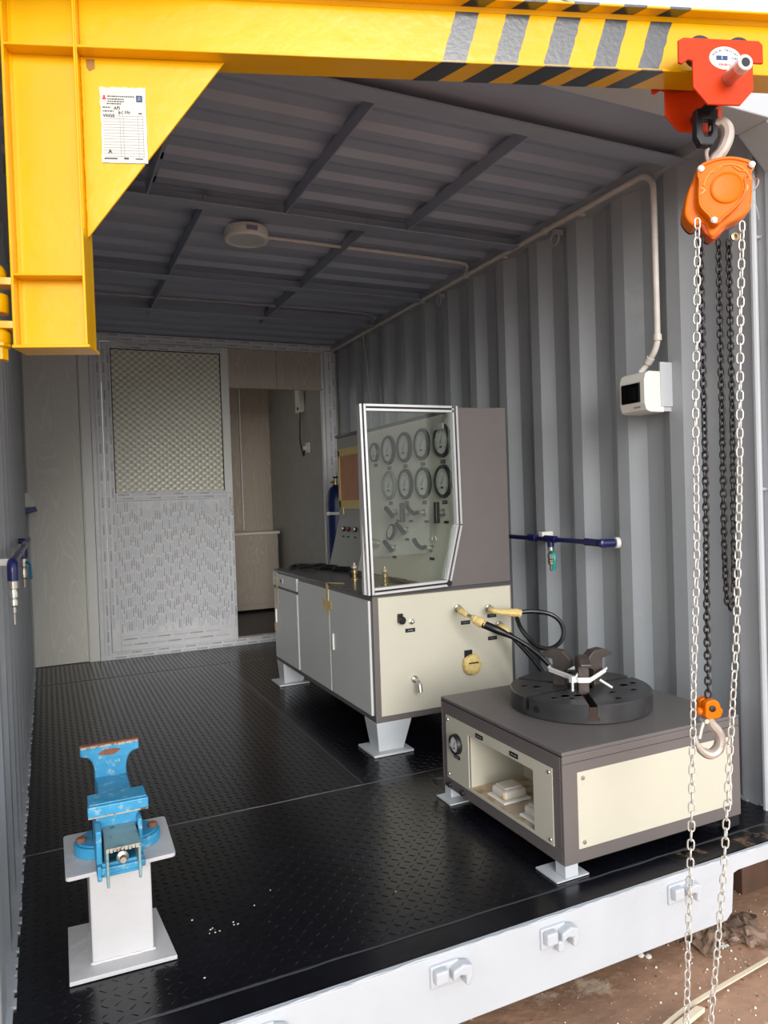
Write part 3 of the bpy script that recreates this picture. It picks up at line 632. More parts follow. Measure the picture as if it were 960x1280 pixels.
# upright cabinet
GX = 1.822
prof = [(1.745, BZ1), (GX, .98), (GX, 1.515), (BX1, 1.52), (BX1, BZ1)]
g = MB(); g.prism(prof, 'y', BY0 + .012, 2.34); g.build('gauge_cabinet', BROWNG, bn, bevel=.002)
g = MB(); g.prism([(1.74, BZ1 + .002), (GX - .004, .98), (GX - .004, 1.495), (GX, 1.495), (GX + .002, .98), (1.747, BZ1 + .002)], 'y', BY0 + .03, 2.335); gp = g.build('gauge_panel', GAUGEP, bn)
g = MB(); g.prism([(1.742, BZ1), (GX - .002, 1.0), (GX - .002, 1.505), (BX1, 1.51), (BX1, BZ1)], 'y', 2.342, 2.80); g.build('console_cabinet', mat('console_grey', (150, 150, 148), .45, var=.03), bn, bevel=.003)
g = MB(); g.box(GX - .012, BX1, 2.342, 2.806, 1.505, 1.52); g.build('console_top', BENCHT, bn, bevel=.002)
xs_ = GX - .0035
scr = MB().box(xs_ - .004, xs_, 2.40, 2.755, 1.10, 1.40).build('screen_cover', CARD, bn)
g = MB()
for (a, b, c, d) in ((2.385, 2.77, 1.385, 1.43), (2.385, 2.77, 1.055, 1.108), (2.745, 2.775, 1.06, 1.42), (2.385, 2.42, 1.06, 1.42)): g.box(xs_ - .006, xs_ - .003, a, b, c, d)
g.box(xs_ - .008, xs_ - .004, 2.70, 2.715, 1.02, 1.07); g.build('masking_tape', TAPE, bn)
def slope_x(z): return 1.742 + (z - BZ1) * (GX - 1.742) / .30 - .004
cn = Vector((-.30, 0, .08)).normalized()
for yy, col in ((2.66, PLW), (2.58, REDINK), (2.47, PLW)):
    c = Vector((slope_x(.93), yy, .93)); b_ = MB().cyl(c, c + cn * .014, .014, 16).build('push_button', BLKP, bn, smooth=True)
    MB().cyl(c + cn * .014, c + cn * .018, .008, 12).build('button_cap', col, b_, smooth=True)
    c = Vector((slope_x(.885), yy, .885)); MB().box(c.x - .003, c.x + .004, yy - .012, yy + .012, .88, .89).build('name_tag', BLKP, bn)
# gauges
def gauge(y, z, r, x=GX - .004, par=None, n=-1, needle=2.3, rim=BLKP):
    """dial facing -x"""
    g = MB(); g.lathe((x, y, z), (-1, 0, 0), [(r, 0), (r, .010), (r * .93, .016), (r * .82, .016), (r * .76, .011)], 32)
    G = g.build('pressure_gauge', rim, par, smooth=True)
    g = MB(); g.lathe((x - .0112, y, z), (-1, 0, 0), [(r * .765, 0), (0, .0004)], 28); g.build('dial_face', DIAL, G)
    g = MB(); xx = x - .0122
    for k in range(22):
        a = R(225 - 270 * k / 21) ; cy, cz = math.cos(a), math.sin(a); q0 = r * (.60 if k % 3 else .54); q1 = r * .70; t = r * .018
        # y decreases to the reader's right
        g.quad((xx, y - cy * q0 - cz * t, z + cz * q0 - cy * t), (xx, y - cy * q1 - cz * t, z + cz * q1 - cy * t), (xx, y - cy * q1 + cz * t, z + cz * q1 + cy * t), (xx, y - cy * q0 + cz * t, z + cz * q0 + cy * t))
    a = needle; cy, cz = math.cos(a), math.sin(a); t = r * .05; xx -= .001
    g.add([(xx, y + cy * r * .2 - cz * t, z - cz * r * .2 - cy * t), (xx, y + cy * r * .2 + cz * t, z - cz * r * .2 + cy * t), (xx, y - cy * r * .62, z + cz * r * .62)], [(0, 1, 2)])
    g.box(xx - .001, xx, y - r * .15, y + r * .15, z - r * .42, z - r * .30); g.build('dial_marks', INK, G)
    return G
def tag_plate(y, z, par, x=GX - .0045, w=.022, h=.009):
    g = MB(); g.box(x - .0015, x + .001, y - w, y + w, z - h, z + h); o = g.build('name_tag', BLKP, par)
    g = MB(); g.box(x - .002, x - .0016, y - w * .75, y - w * .1, z - h * .25, z + h * .3); g.box(x - .002, x - .0016, y + w * .1, y + w * .7, z - h * .25, z + h * .3); g.build('tag_lettering', INKL, o)
for i, yy in enumerate((1.43, 1.63, 1.825, 2.018)):
    gg = gauge(yy, 1.372, .079, par=bn, needle=R(60)); gauge(yy, 1.182, .079, par=bn, needle=R(58), rim=BLKP if i < 3 else mat('gauge_rim_grey', (120, 122, 120), .4))
    tag_plate(yy + .005, 1.275, bn); tag_plate(yy, 1.085, bn)
    if i == 0: MB().box(GX - .03, GX - .024, 1.385, 1.475, 1.425, 1.45).build('paper_slip', PAPER, bn)
gauge(2.20, 1.372, .055, par=bn, needle=R(100)); tag_plate(2.20, 1.30, bn)
# panel valves on the instrument face
def knob(y, z, kind):
    x = GX - .004 if z > .98 else slope_x(z) + .001; nrm = Vector((-1, 0, 0)) if z > .98 else cn
    c = Vector((x, y, z)); g = MB(); g.lathe(c, nrm, [(.017, 0), (.017, .008), (.010, .012), (.010, .035)], 14); o = g.build('panel_valve', STEEL, bn, smooth=True)
    if kind == 'bar':
        p = c + nrm * .042; g = MB(); g.box(p.x - .011, p.x + .011, p.y - .012, p.y + .012, p.z - .05, p.z + .05); g.build('valve_bar_handle', BLKP, o, bevel=.004)
    elif kind == 'lever':
        p = c + nrm * .04; g = MB(); g.tube(bez([p, p + Vector((-.012, .02, -.004)), p + Vector((-.02, .05, .012)), p + Vector((-.022, .075, .035))]), .011, 8); g.build('valve_lever', BLKP, o, smooth=True)
    elif kind == 'tee':
        p = c + nrm * .045; g = MB(); g.cyl(p + Vector((0, -.04, -.022)), p + Vector((0, .04, .022)), .013, 12); g.build('valve_handle', BLKP, o, smooth=True)
    elif kind == 'round':
        g = MB(); g.lathe(c, nrm, [(.02, 0), (.02, .05), (.026, .052), (.026, .075), (.02, .08)], 18); g.build('regulator_knob', STEEL, o, smooth=True)
for yy, z, k in ((1.437, 1.037, 'bar'), (1.63, 1.037, 'lever'), (1.80, 1.037, 'bar'), (1.95, 1.037, 'tee'), (1.80, .945, 'tee'), (1.90, .85, 'tee'), (2.12, .865, 'round'), (1.50, .865, 'lever')):
    knob(yy, z, k)
    tz = z - .045; x = GX - .0045 if tz > .98 else slope_x(tz) - .001
    if k != 'round': MB().box(x - .002, x + .003, yy - .035, yy + .005, tz - .007, tz + .005).build('name_tag', BLKP, bn)
g = MB(); c = Vector((slope_x(.93), 1.98, .93)); g.lathe(c, cn, [(.045, 0), (.045, .012), (.034, .014), (.034, .01)], 24); o = g.build('pressure_gauge', BLKP, bn, smooth=True)
MB().lathe(c + cn * .0108, cn, [(.033, 0), (0, .0005)], 24).build('dial_face', DIAL, o)
g = MB(); c = Vector((slope_x(.905), 1.49, .905)); g.tube([c + cn * .006 + Vector((0, .02 * math.cos(a), .02 * math.sin(a))) for a in [PI * i / 8 for i in range(9)]], .003, 6); g.build('arrow_mark', PLW, bn)
# aluminium guard frame round a clear guard sheet
gy = BY0 - .004
def extr(p0, p1, wv, nm, par):
    """slotted bar from p0 to p1 (x,z) ; wv half width vector"""
    p0 = Vector((p0[0], 0, p0[1])); p1 = Vector((p1[0], 0, p1[1])); d = (p1 - p0).normalized(); nr = Vector((d.z, 0, -d.x)); g = MB(); h = .0145
    def strip(a, b, y0, y1, m):
        vs = []
        for y in (y0, y1):
            for (p, q) in ((p0, a), (p1, a), (p1, b), (p0, b)): vs.append(p + nr * q + Vector((0, y, 0)))
        g.add(vs, [(0, 1, 2, 3), (4, 5, 6, 7), (0, 1, 5, 4), (1, 2, 6, 5), (2, 3, 7, 6), (3, 0, 4, 7)], m)
    strip(-h, -.0045, gy - .026, gy + .002, 0); strip(.0045, h, gy - .026, gy + .002, 0); strip(-.0045, .0045, gy - .019, gy + .001, 1)
    return g.build(nm, [ALU, GROOVE], par)
FP = [(1.362, .705), (1.352, 1.502), (1.806, 1.505), (1.812, .98), (1.742, .722)]
gf = thing('guard_frame', 'slotted aluminium guard frame with a clear sheet at the bench end', 'guard', (1.58, gy, .70))
extr((1.366, .70), (1.354, 1.516), 0, 'upright', gf)
extr((1.34, .70 ), (1.328, 1.512), 0, 'rear_upright', gf) if False else None
extr((1.370, 1.502), (1.80, 1.502), 0, 'top_bar', gf); extr((1.806, 1.516), (1.812, .985), 0, 'upright', gf)
extr((1.812, .98), (1.748, .735), 0, 'sloping_bar', gf); extr((1.382, .714), (1.742, .722), 0, 'bottom_bar', gf)
g = MB(); g.box(1.3465, 1.351, gy + .004, gy + .026, .70, 1.514); g.build('corner_upright', ALU, gf)
g = MB(); g.prism([(1.378, .728), (1.366, 1.49), (1.794, 1.49), (1.80, .985), (1.738, .735)], 'y', gy - .006, gy - .002); g.build('clear_sheet', CLEAR, gf)
g = MB(); g.cyl((1.748, gy - .03, .722), (1.748, gy, .722), .013, 10); g.build('corner_bolt', BLKP, gf)
# desk items
def fitting(x, y, lab):
    t = thing('desk_fitting', lab, 'fitting', (x, y, BZ1))
    g = MB(); g.lathe((x, y, BZ1), (0, 0, 1), [(.02, 0), (.02, .006), (.01, .009), (.01, .03), (.016, .034), (.016, .05), (.007, .055)], 14); g.build('stem', BRASS, t, smooth=True)
    g = MB(); g.lathe((x, y, BZ1 + .055), (0, 0, 1), [(.008, 0), (.014, .006), (.014, .014), (.006, .022), (.005, .032)], 12); g.build('cap', HOOKM, t, smooth=True)
fitting(1.545, 1.91, 'brass desk fitting left of the aluminium frame'); fitting(1.585, 1.625, 'brass desk fitting seen through the clear guard')
g = MB()
g.tube(bez([(1.46, 2.72, .712), (1.52, 2.80, .712), (1.60, 2.74, .712), (1.66, 2.66, .716), (1.60, 2.56, .712), (1.66, 2.45, .712), (1.70, 2.36, .714)]), .011, 8)
g.tube(bez([(1.50, 2.66, .712), (1.58, 2.62, .725), (1.64, 2.70, .712), (1.69, 2.54, .714), (1.62, 2.40, .712), (1.69, 2.28, .712)]), .009, 8)
props(g.build('power_cable', RUBBER, smooth=True), 'tangled black cables lying on the bench top below the console', 'cable')
g = MB(); g.tube(bez([(1.68, 2.26, .71), (1.64, 2.2, .712), (1.66, 2.12, .712), (1.62, 2.05, .71)]), .009, 8); g.box(1.60, 1.66, 2.03, 2.12, .701, .722)
props(g.build('power_adapter', RUBBER, smooth=True), 'black plug block on the bench top near the guard frame', 'plug')
g = MB(); g.box(1.66, 1.70, 1.62, 1.75, .7005, .715); g.box(1.66, 1.68, 1.50, 1.62, .7005, .712)
props(g.build('cable_clamp', BLKP, bevel=.002), 'black flat clamp on the bench top behind the clear guard', 'clamp')
# end panel fittings
E0 = BY0 - .002
rs = MB().box(1.51 - .014, 1.51 + .014, E0 - .008, E0, .565, .605).build('switch_base', BLKP, bn, bevel=.004)
MB().lathe((1.512, E0 - .006, .577), (0, -1, 0), [(.017, 0), (.017, .018), (.012, .022)], 16).build('switch_knob', BLKP, rs, smooth=True)
MB().lathe((1.565, E0, .565), (0, -1, 0), [(.012, 0), (.012, .005), (.007, .007), (.007, .02), (.0, .022)], 14).build('air_port', STEEL, bn, smooth=True)
def etag(x, z, s):
    o = MB().box(x - .024, x + .024, E0 - .0025, E0, z - .0085, z + .0085).build('name_tag', BLKP, bn)
    g = MB(); put_text(g, s, (x, E0 - .003, z), (1, 0, 0), (0, 0, 1), .007, .03, center=True); g.build('tag_lettering', INKL, o)
etag(1.558, .527, 'AIR'); etag(1.842, .532, 'PORT A'); etag(1.985, .55, 'PORT B'); etag(1.985, .445, 'PORT C')
# taped round port
MB().box(1.83, 1.87, E0 - .008, E0, .36, .405).build('port_bracket', DARKM, bn, bevel=.002)
g = MB(); g.lathe((1.862, E0 - .004, .34), (0, -1, 0), [(.046, 0), (.048, .01), (.044, .022), (.03, .028), (.0, .029)], 12); tp = g.build('taped_round_port', TAPE, bn)
for v in tp.data.vertices:
    v.co += Vector((noise.noise(v.co * 60), 0, noise.noise(v.co * 70 + Vector((3, 1, 2))))) * .006
g = MB(); g.box(1.835, 1.885, E0 - .036, E0 - .032, .348, .353); g.build('port_slot', DARKM, bn)
g = MB(); g.tube(rounded([(1.57, E0, .31), (1.57, E0 - .045, .308), (1.57, E0 - .055, .28)], .02), .008, 10); g.cyl((1.57, E0, .31), (1.57, E0 - .008, .31), .015, 14); g.cyl((1.57, E0 - .05, .295), (1.57, E0 - .056, .262), .0115, 10); g.build('drain_cock', STEEL, bn, smooth=True)
# ports with taped hose ends
def rough_tape(pts, rs_, nm, par=None):
    g = MB(); P = bez(pts, 5); n = len(P); rr = []
    for i in range(n):
        t = i / (n - 1) * (len(rs_) - 1); k = min(int(t), len(rs_) - 2); rr.append((rs_[k] + (rs_[k + 1] - rs_[k]) * (t - k)) * random.uniform(.85, 1.15))
    g.tube(P, 0, 9, rs=rr); return g.build(nm, TAPE, par, smooth=True)
for (px, pz) in ((1.80, .603), (1.965, .588), (2.02, .505)):
    g = MB(); g.lathe((px, E0, pz), (0, -1, 0), [(.017, 0), (.017, .012), (.011, .014), (.011, .035)], 14); g.build('hose_port', STEEL, bn, smooth=True)
h1 = thing('hydraulic_hose', 'black hose with a taped end crossing the pale bench panel from its leftmost port', 'hose', (1.80, 1.27, .60))
rough_tape([(1.79, 1.285, .602), (1.77, 1.23, .600), (1.775, 1.19, .588)], [.012, .015, .012], 'tape_wrap', h1)
g = MB(); g.cyl((1.778, 1.19, .588), (1.79, 1.165, .578), .009, 12); g.lathe((1.785, 1.172, .582), (.5, -.6, -.4), [(.013, 0), (.013, .014)], 6); g.build('steel_fitting', STEEL, h1)
rough_tape([(1.786, 1.17, .58), (1.80, 1.15, .568), (1.822, 1.12, .552)], [.013, .021, .018], 'tape_wrap', h1)
g = MB(); g.tube(bez([(1.815, 1.13, .555), (1.86, 1.09, .53), (1.93, 1.05, .49), (1.975, 1.02, .455)]), 0, 12, rs=[.018] * 9 + [.017, .016, .015, .013, .012, .011, .0105, .010, .0098, .0096, .0095, .0095, .0095, .0095, .009, .009][:16]); g.build('sleeve', RUBBER, h1, smooth=True)
MB().tube(bez([(1.97, 1.02, .457), (2.02, 1.0, .41), (2.07, .97, .34), (2.12, .94, .22), (2.16, .92, .10), (2.15, .86, .03)]), .0102, 10).build('hose', RUBBER, h1, smooth=True)
h2 = thing('hydraulic_hose', 'black hose looping out to the right wall from the upper right port', 'hose', (1.97, 1.27, .59))
rough_tape([(1.957, 1.285, .588), (1.935, 1.235, .588), (1.975, 1.21, .58), (2.03, 1.19, .575), (2.05, 1.185, .57)], [.014, .012, .013, .022, .019], 'tape_wrap', h2)
MB().tube(bez([(2.03, 1.19, .575), (2.10, 1.16, .578), (2.165, 1.12, .565), (2.205, 1.10, .53), (2.215, 1.09, .48), (2.19, 1.085, .44), (2.13, 1.08, .42), (2.07, 1.09, .435), (2.03, 1.10, .475), (2.01, 1.13, .52), (2.02, 1.17, .555)]), .0102, 10).build('hose', RUBBER, h2, smooth=True)
h3 = thing('hydraulic_hose', 'black hose dropping behind the round chuck from the lower right port', 'hose', (2.03, 1.27, .5))
rough_tape([(2.01, 1.285, .505), (1.985, 1.23, .50), (2.0, 1.205, .482)], [.014, .022, .016], 'tape_wrap', h3)
MB().tube(bez([(2.0, 1.21, .485), (2.03, 1.18, .44), (2.09, 1.15, .36), (2.13, 1.12, .29), (2.16, 1.06, .2), (2.17, 1.0, .08), (2.16, .92, .02)]), .0102, 10).build('hose', RUBBER, h3, smooth=True)

# ================================================================== TEST UNIT (low box)
UX0, UX1, UY0, UY1, UZ0, UZ1 = 1.425, 2.142, .117, .82, .042, .37
un = thing('chuck_table', 'low brownish grey steel table unit with cream panels carrying the chuck', 'machine base', (1.78, .47, 0))
g = MB()
t = .004
g.box(UX0, UX1, UY0, UY1, UZ1 - .012, UZ1)
g.box(UX0, UX1, UY1 - .01, UY1, UZ0, UZ1 - .012); g.box(UX1 - .01, UX1, UY0 + .01, UY1 - .01, UZ0, UZ1 - .012)
g.box(UX0, UX1, UY0, UY0 + .01, UZ0, UZ1 - .012)
g.box(UX0, UX0 + .01, UY0 + .01, UY1 - .01, UZ0, .088); g.box(UX0, UX0 + .01, UY0 + .01, UY1 - .01, .283, UZ1 - .012); g.box(UX0, UX0 + .01, UY0 + .01, .252, .088, .283); g.box(UX0, UX0 + .01, .632, UY1 - .01, .088, .283)
g.build('body', BROWNG, un, bevel=.003)
g = MB(); x = UX0 - .002
for a, b, c, d in ((.163, .255, .083, .312), (.63, .782, .083, .312), (.255, .63, .278, .312), (.255, .63, .083, .092)): g.box(x, x + .004, a, b, c, d)
sp = g.build('side_panel', CREAM, un)
g = MB(); dx = .23
g.quad((UX0, .25, .09), (UX0, .634, .09), (UX0 + dx, .634, .09), (UX0 + dx, .25, .09), 1); g.quad((UX0, .25, .28), (UX0, .634, .28), (UX0 + dx, .634, .28), (UX0 + dx, .25, .28))
g.quad((UX0, .25, .09), (UX0 + dx, .25, .09), (UX0 + dx, .25, .28), (UX0, .25, .28)); g.quad((UX0, .634, .09), (UX0 + dx, .634, .09), (UX0 + dx, .634, .28), (UX0, .634, .28)); g.quad((UX0 + dx, .25, .09), (UX0 + dx, .634, .09), (UX0 + dx, .634, .28), (UX0 + dx, .25, .28))
g.build('recess_box', [CREAM, DIRTY], un)
fpn = MB().box(1.476, 2.10, UY0 - .002, UY0 + .003, .082, .305).build('front_panel', CREAM, un, bevel=.001, seg=1)
for (bx, bz) in ((1.495, .287), (1.495, .10), (2.085, .287), (2.085, .10)):
    MB().lathe((bx, UY0 - .002, bz), (0, -1, 0), [(.007, 0), (.006, .003), (.0, .004)], 10).build('panel_screw', STEEL, fpn, smooth=True)
for (by, bz) in ((.178, .297), (.178, .098), (.768, .297), (.768, .098)):
    MB().lathe((UX0 - .002, by, bz), (-1, 0, 0), [(.006, 0), (.005, .003), (.0, .004)], 10).build('panel_screw', STEEL, sp, smooth=True)
gauge(.705, .225, .036, x=UX0 - .002, par=un, needle=R(58)); tag_plate(.706, .178, un, x=UX0 - .003, w=.02, h=.006)
tag_plate(.553, .294, un, x=UX0 - .003, w=.022, h=.007); tag_plate(.352, .294, un, x=UX0 - .003, w=.022, h=.007)
g = MB(); g.box(UX0 - .001, UX0 + .003, UY0 + .001, UY1 - .001, UZ1 - .0135, UZ1 - .0125); g.box(UX0 + .001, UX1 - .001, UY0 - .001, UY0 + .003, UZ1 - .0345, UZ1 - .0335); g.build('fold_line', GROOVE, un)
for (fx, fy, sx, sy) in ((UX0, UY0, 1, 1), (UX0, UY1, 1, -1), (UX1, UY0, -1, 1), (UX1, UY1, -1, -1)):
    g = MB(); g.box(min(fx + sx * .004, fx + sx * .05), max(fx + sx * .004, fx + sx * .05), min(fy + sy * .004, fy + sy * .05), max(fy + sy * .004, fy + sy * .05), .006, UZ0); f_ = g.build('foot', DARKM if fx == UX1 else WHITEP, un, bevel=.002)
    if fx == UX1: continue
    g = MB(); g.box(min(fx - sx * .03, fx + sx * .085), max(fx - sx * .03, fx + sx * .085), min(fy - sy * .0, fy + sy * .10), max(fy - sy * .0, fy + sy * .10), .0015, .006); g.build('base_plate', WHITEP, f_)
for yy in (.76, .67): MB().cyl((UX0 - .002, yy, .062), (UX0 - .014, yy, .06), .009, 10).build('pipe_plug', DARKM, un, smooth=True)
MB().tube(bez([(UX0 - .002, .81, .065), (UX0 - .03, .835, .06), (UX0 - .01, .85, .03)]), .005, 8).build('pipe_stub', DARKM, un, smooth=True)
for (yy, lb) in ((.50, 'dusty white junction box with warning sticker, farther of two in the recess'), (.315, 'dusty white junction box, nearer of two in the recess')):
    t = thing('junction_box', lb, 'junction box', (UX0 + .07, yy, .091), group='junction boxes in the table recess')
    cx_ = UX0 + .075
    g = MB(); g.box(cx_ - .055, cx_ + .055, yy - .052, yy + .052, .0915, .10); g.build('base', PLW, t, bevel=.004)
    g = MB(); g.box(cx_ - .045, cx_ + .045, yy - .042, yy + .042, .1005, .13); g.build('cover', mat('dusty_white', (214, 206, 194), .6, var=.12, scale=40), t, bevel=.010)
    g = MB(); g.box(cx_ - .035, cx_ + .035, yy - .03, yy + .03, .13, .137); g.build('raised_lid', MATS['dusty_white'], t, bevel=.004)
    if yy > .4:
        g = MB(); g.add([(cx_ - .0462, yy - .038, .103), (cx_ - .0462, yy - .02, .103), (cx_ - .0462, yy - .029, .119)], [(0, 1, 2)]); g.build('warning_sticker', mat('sticker_yellow', (240, 190, 20), .5), t)
# ================================================================== CHUCK
CC = Vector((1.79, .474)); CRr = .240; CZ0, CZ1 = .3705, .434
ck = thing('lathe_chuck', 'large black cast iron chuck lying flat on the table unit', 'chuck', (CC.x, CC.y, CZ0))
SL = [R(240), R(120), R(2), R(184)]
def chuck_body():
    g = MB(); n = 96
    # sectors between slots, each a raised wedge, on a lower disc
    sl = sorted([(a % (2 * PI)) for a in SL]); hw = .013
    g.lathe((CC.x, CC.y, CZ0), (0, 0, 1), [(CRr - .004, 0), (CRr, .004), (CRr, .022), (.0, .022)], 96)
    for i, a in enumerate(sl):
        b = sl[(i + 1) % len(sl)]; b = b + 2 * PI if b <= a else b
        ri = .045
        da = math.asin(hw / CRr); db = math.asin(hw / ri)
        outer = [a + da + (b - a - 2 * da) * k / 24 for k in range(25)]
        mid = (a + b) / 2; dl = min((b - a) / 2, db)
        inner = [a + dl + (b - a - 2 * dl) * k / 6 for k in range(7)]
        poly = [(CC.x + CRr * math.cos(t), CC.y + CRr * math.sin(t)) for t in outer] + [(CC.x + ri * math.cos(t), CC.y + ri * math.sin(t)) for t in reversed(inner)]
        poly2 = [(CC.x + (CRr - .004) * math.cos(t), CC.y + (CRr - .004) * math.sin(t)) for t in outer] + [(CC.x + ri * math.cos(t), CC.y + ri * math.sin(t)) for t in reversed(inner)]
        m_ = len(poly); vs = [(p[0], p[1], CZ0 + .021) for p in poly] + [(p[0], p[1], CZ1 - .004) for p in poly] + [(p[0], p[1], CZ1) for p in poly2]
        fs = [list(range(2 * m_, 3 * m_))]
        for r_ in (0, 1): fs += [(r_ * m_ + k, r_ * m_ + (k + 1) % m_, (r_ + 1) * m_ + (k + 1) % m_, (r_ + 1) * m_ + k) for k in range(m_)]
        g.add(vs, fs)
    return g.build('chuck_disc', IRON, ck, smooth=True)
cd = chuck_body()
for a in (R(240),):
    c = CC + Vector((math.cos(a), math.sin(a))) * (CRr + .0005); d = Vector((math.cos(a), math.sin(a), 0)); s_ = Vector((-d.y, d.x, 0)); c3 = Vector((c.x, c.y, 0))
    g = MB(); zz = CZ0 + .012
    P_ = [(-.02, zz), (.02, zz), (.02, zz + .013), (.012, zz + .013), (.012, CZ1 - .006), (-.012, CZ1 - .006), (-.012, zz + .013), (-.02, zz + .013)]
    g.add([c3 + s_ * u_ + Vector((0, 0, z_)) for u_, z_ in P_], [list(range(8))]); g.build('slot_mouth', mat('slot_rust', (60, 44, 38), .8, var=.3, scale=60), cd)
def hole(r, ang, q):
    c = (CC.x + r * math.cos(ang), CC.y + r * math.sin(ang), CZ1)
    g = MB(); g.tube([(c[0] + q * .9 * math.cos(t), c[1] + q * .9 * math.sin(t), c[2] + .0004) for t in [2 * PI * i / 20 for i in range(20)]], .0012, 5, closed=True); g.build('hole_rim', JAWM, cd, smooth=True)
    g = MB(); g.lathe(c, (0, 0, 1), [(q * .86, .0009), (0, .0009)], 18); g.build('bolt_hole', GROOVE, cd)
for r_, a_, q_ in ((.19, 205, .012), (.15, 212, .017), (.17, 222, .011), (.13, 228, .016), (.19, 270, .012), (.13, 285, .012), (.15, 330, .017), (.19, 338, .013), (.19, 150, .012), (.15, 155, .016), (.19, 60, .013), (.14, 50, .016), (.18, 310, .012)): hole(r_, R(a_), q_)
g = MB(); a = R(195); c = CC + Vector((math.cos(a), math.sin(a))) * CRr; d = Vector((math.cos(a), math.sin(a), 0)); g.cyl(Vector((c.x, c.y, .402)) - d * .004, Vector((c.x, c.y, .402)) + d * .001, .012, 14); g.build('key_socket', GROOVE, cd)
def jaw(ang, r0, mt=JAWM, h=.118):
    d = Vector((math.cos(ang), math.sin(ang), 0)); s_ = Vector((-d.y, d.x, 0)); o = Vector((CC.x, CC.y, 0)); w_ = .0185; z0 = CZ1 - .01
    P_ = [(r0, z0), (r0, z0 + h * .52), (r0 - .022, z0 + h * .60), (r0 - .026, z0 + h * .84), (r0 - .014, z0 + h * .98), (r0 + .004, z0 + h * 1.10), (r0 + .045, z0 + h * 1.13), (r0 + .060, z0 + h * 1.08), (r0 + .090, z0 + h * .96), (r0 + .090, z0 + h * .90), (r0 + .042, z0 + h * .84), (r0 + .042, z0)]
    g = MB(); n = len(P_); vs = [o + d * u_ + s_ * w_ + Vector((0, 0, z_)) for u_, z_ in P_] + [o + d * u_ - s_ * w_ + Vector((0, 0, z_)) for u_, z_ in P_]
    g.add(vs, [list(range(n)), list(range(2 * n - 1, n - 1, -1))] + [(i, i + n, (i + 1) % n + n, (i + 1) % n) for i in range(n)])
    return g.build('chuck_jaw', mt, ck, bevel=.004)
jaw(R(240), .042); jaw(R(120), .05); jaw(R(2), .05)
# cable ties round the jaws
g = MB(); th = .0012
def strap(pts, w_=.011):
    P = [Vector(p) for p in pts]
    for a, b in zip(P, P[1:]):
        d = (b - a).normalized(); nrm = d.cross(Vector((0, 0, 1))).normalized() * th
        g.add([a + nrm, b + nrm, b - nrm, a - nrm, a + nrm + Vector((0, 0, w_)), b + nrm + Vector((0, 0, w_)), b - nrm + Vector((0, 0, w_)), a - nrm + Vector((0, 0, w_))], [(0, 1, 2, 3), (4, 5, 6, 7), (0, 1, 5, 4), (1, 2, 6, 5), (2, 3, 7, 6), (3, 0, 4, 7)])
def pol(r, a, z): return (CC.x + r * math.cos(R(a)), CC.y + r * math.sin(R(a)), z)
strap([pol(.105, 108, .475), pol(.105, 132, .478), pol(.094, 229, .468), pol(.094, 251, .468), pol(.102, -12, .474), pol(.102, 16, .474), pol(.105, 108, .475)])
strap([pol(.108, 108, .488), pol(.108, 134, .490), pol(.097, 228, .479), pol(.097, 252, .479), pol(.105, -14, .485)], .007)
a = Vector(pol(.088, 215, .47)); g.tube([a, a + Vector((-.028, -.035, -.02))], .004, 6); g.tube([a, a + Vector((.03, -.01, .038))], .004, 6); g.box(a.x - .009, a.x + .009, a.y - .009, a.y + .006, a.z - .003, a.z + .018)
a = Vector(pol(.095, 275, .474)); g.tube([a, a + Vector((.022, -.035, -.022))], .004, 6)
props(g.build('cable_tie', TIE), 'white cable ties looped round the three chuck jaws', 'cable tie')

# ================================================================== VISE STAND AND VISE
vsn = thing('vise_stand', 'light grey welded steel pedestal with a top plate holding the vise', 'stand', (.25, .40, 0))
g = MB(); g.prism([(.128, .289), (.371, .279), (.353, .525), (.131, .538)], 'z', .002, .012); g.build('base_plate', STANDM, vsn, bevel=.0015)
g = MB(); g.prism([(.181, .337), (.323, .332), (.323, .475), (.181, .478)], 'z', .012, .2405); g.build('column', STANDM, vsn, bevel=.004)
g = MB(); P = [(.181, .337, .013), (.323, .332, .013), (.323, .475, .013), (.181, .478, .013)]
for a, b in zip(P, P[1:] + P[:1]):
    a, b = Vector(a), Vector(b); g.tube([a.lerp(b, i / 12) + Vector((random.uniform(-.001, .001), random.uniform(-.001, .001), 0)) for i in range(13)], 0, 6, rs=[random.uniform(.003, .0055) for _ in range(13)])
g.build('weld_bead', STANDM, vsn, smooth=True)
def rr_poly(P, r=.012, n=4):
    out = []; k = len(P)
    for i in range(k):
        p = Vector((*P[i], 0)); a = Vector((*P[i - 1], 0)) - p; b = Vector((*P[(i + 1) % k], 0)) - p; s_ = p + a.normalized() * r; e = p + b.normalized() * r
        for j in range(n + 1): t = j / n; q = s_ * (1 - t) ** 2 + p * 2 * t * (1 - t) + e * t * t; out.append((q.x, q.y))
    return out
g = MB(); g.prism(rr_poly([(.129, .303), (.381, .309), (.388, .546), (.129, .549)]), 'z', .2405, .25); g.build('top_plate', STANDM, vsn, bevel=.001)
vz = thing('bench_vise', 'worn blue bench vise with open jaws bolted to the grey pedestal', 'vise', (.25, .42, .25), group=None)
# swivel base with ears
g = MB(); out = []
for k in range(48):
    a = 2 * PI * k / 48; r_ = .078 + .026 * abs(math.cos(a)) ** 3; out.append((.255 + r_ * math.cos(a) * 1.0, .425 + r_ * math.sin(a) * .92))
g.prism(out, 'z', .25, .276); g.prism([(.255 + (u - .255) * .93, .425 + (v - .425) * .93) for u, v in out], 'z', .276, .281); g.build('swivel_base', VBLUE, vz, bevel=.003)
for bx, by in ((.169, .42), (.341, .425)):
    g = MB(); g.lathe((bx, by, .281), (0, 0, 1), [(.012, 0), (.0125, .006), (.009, .009), (0, .0095)], 16); g.build('mounting_bolt', RUST, vz, smooth=True)
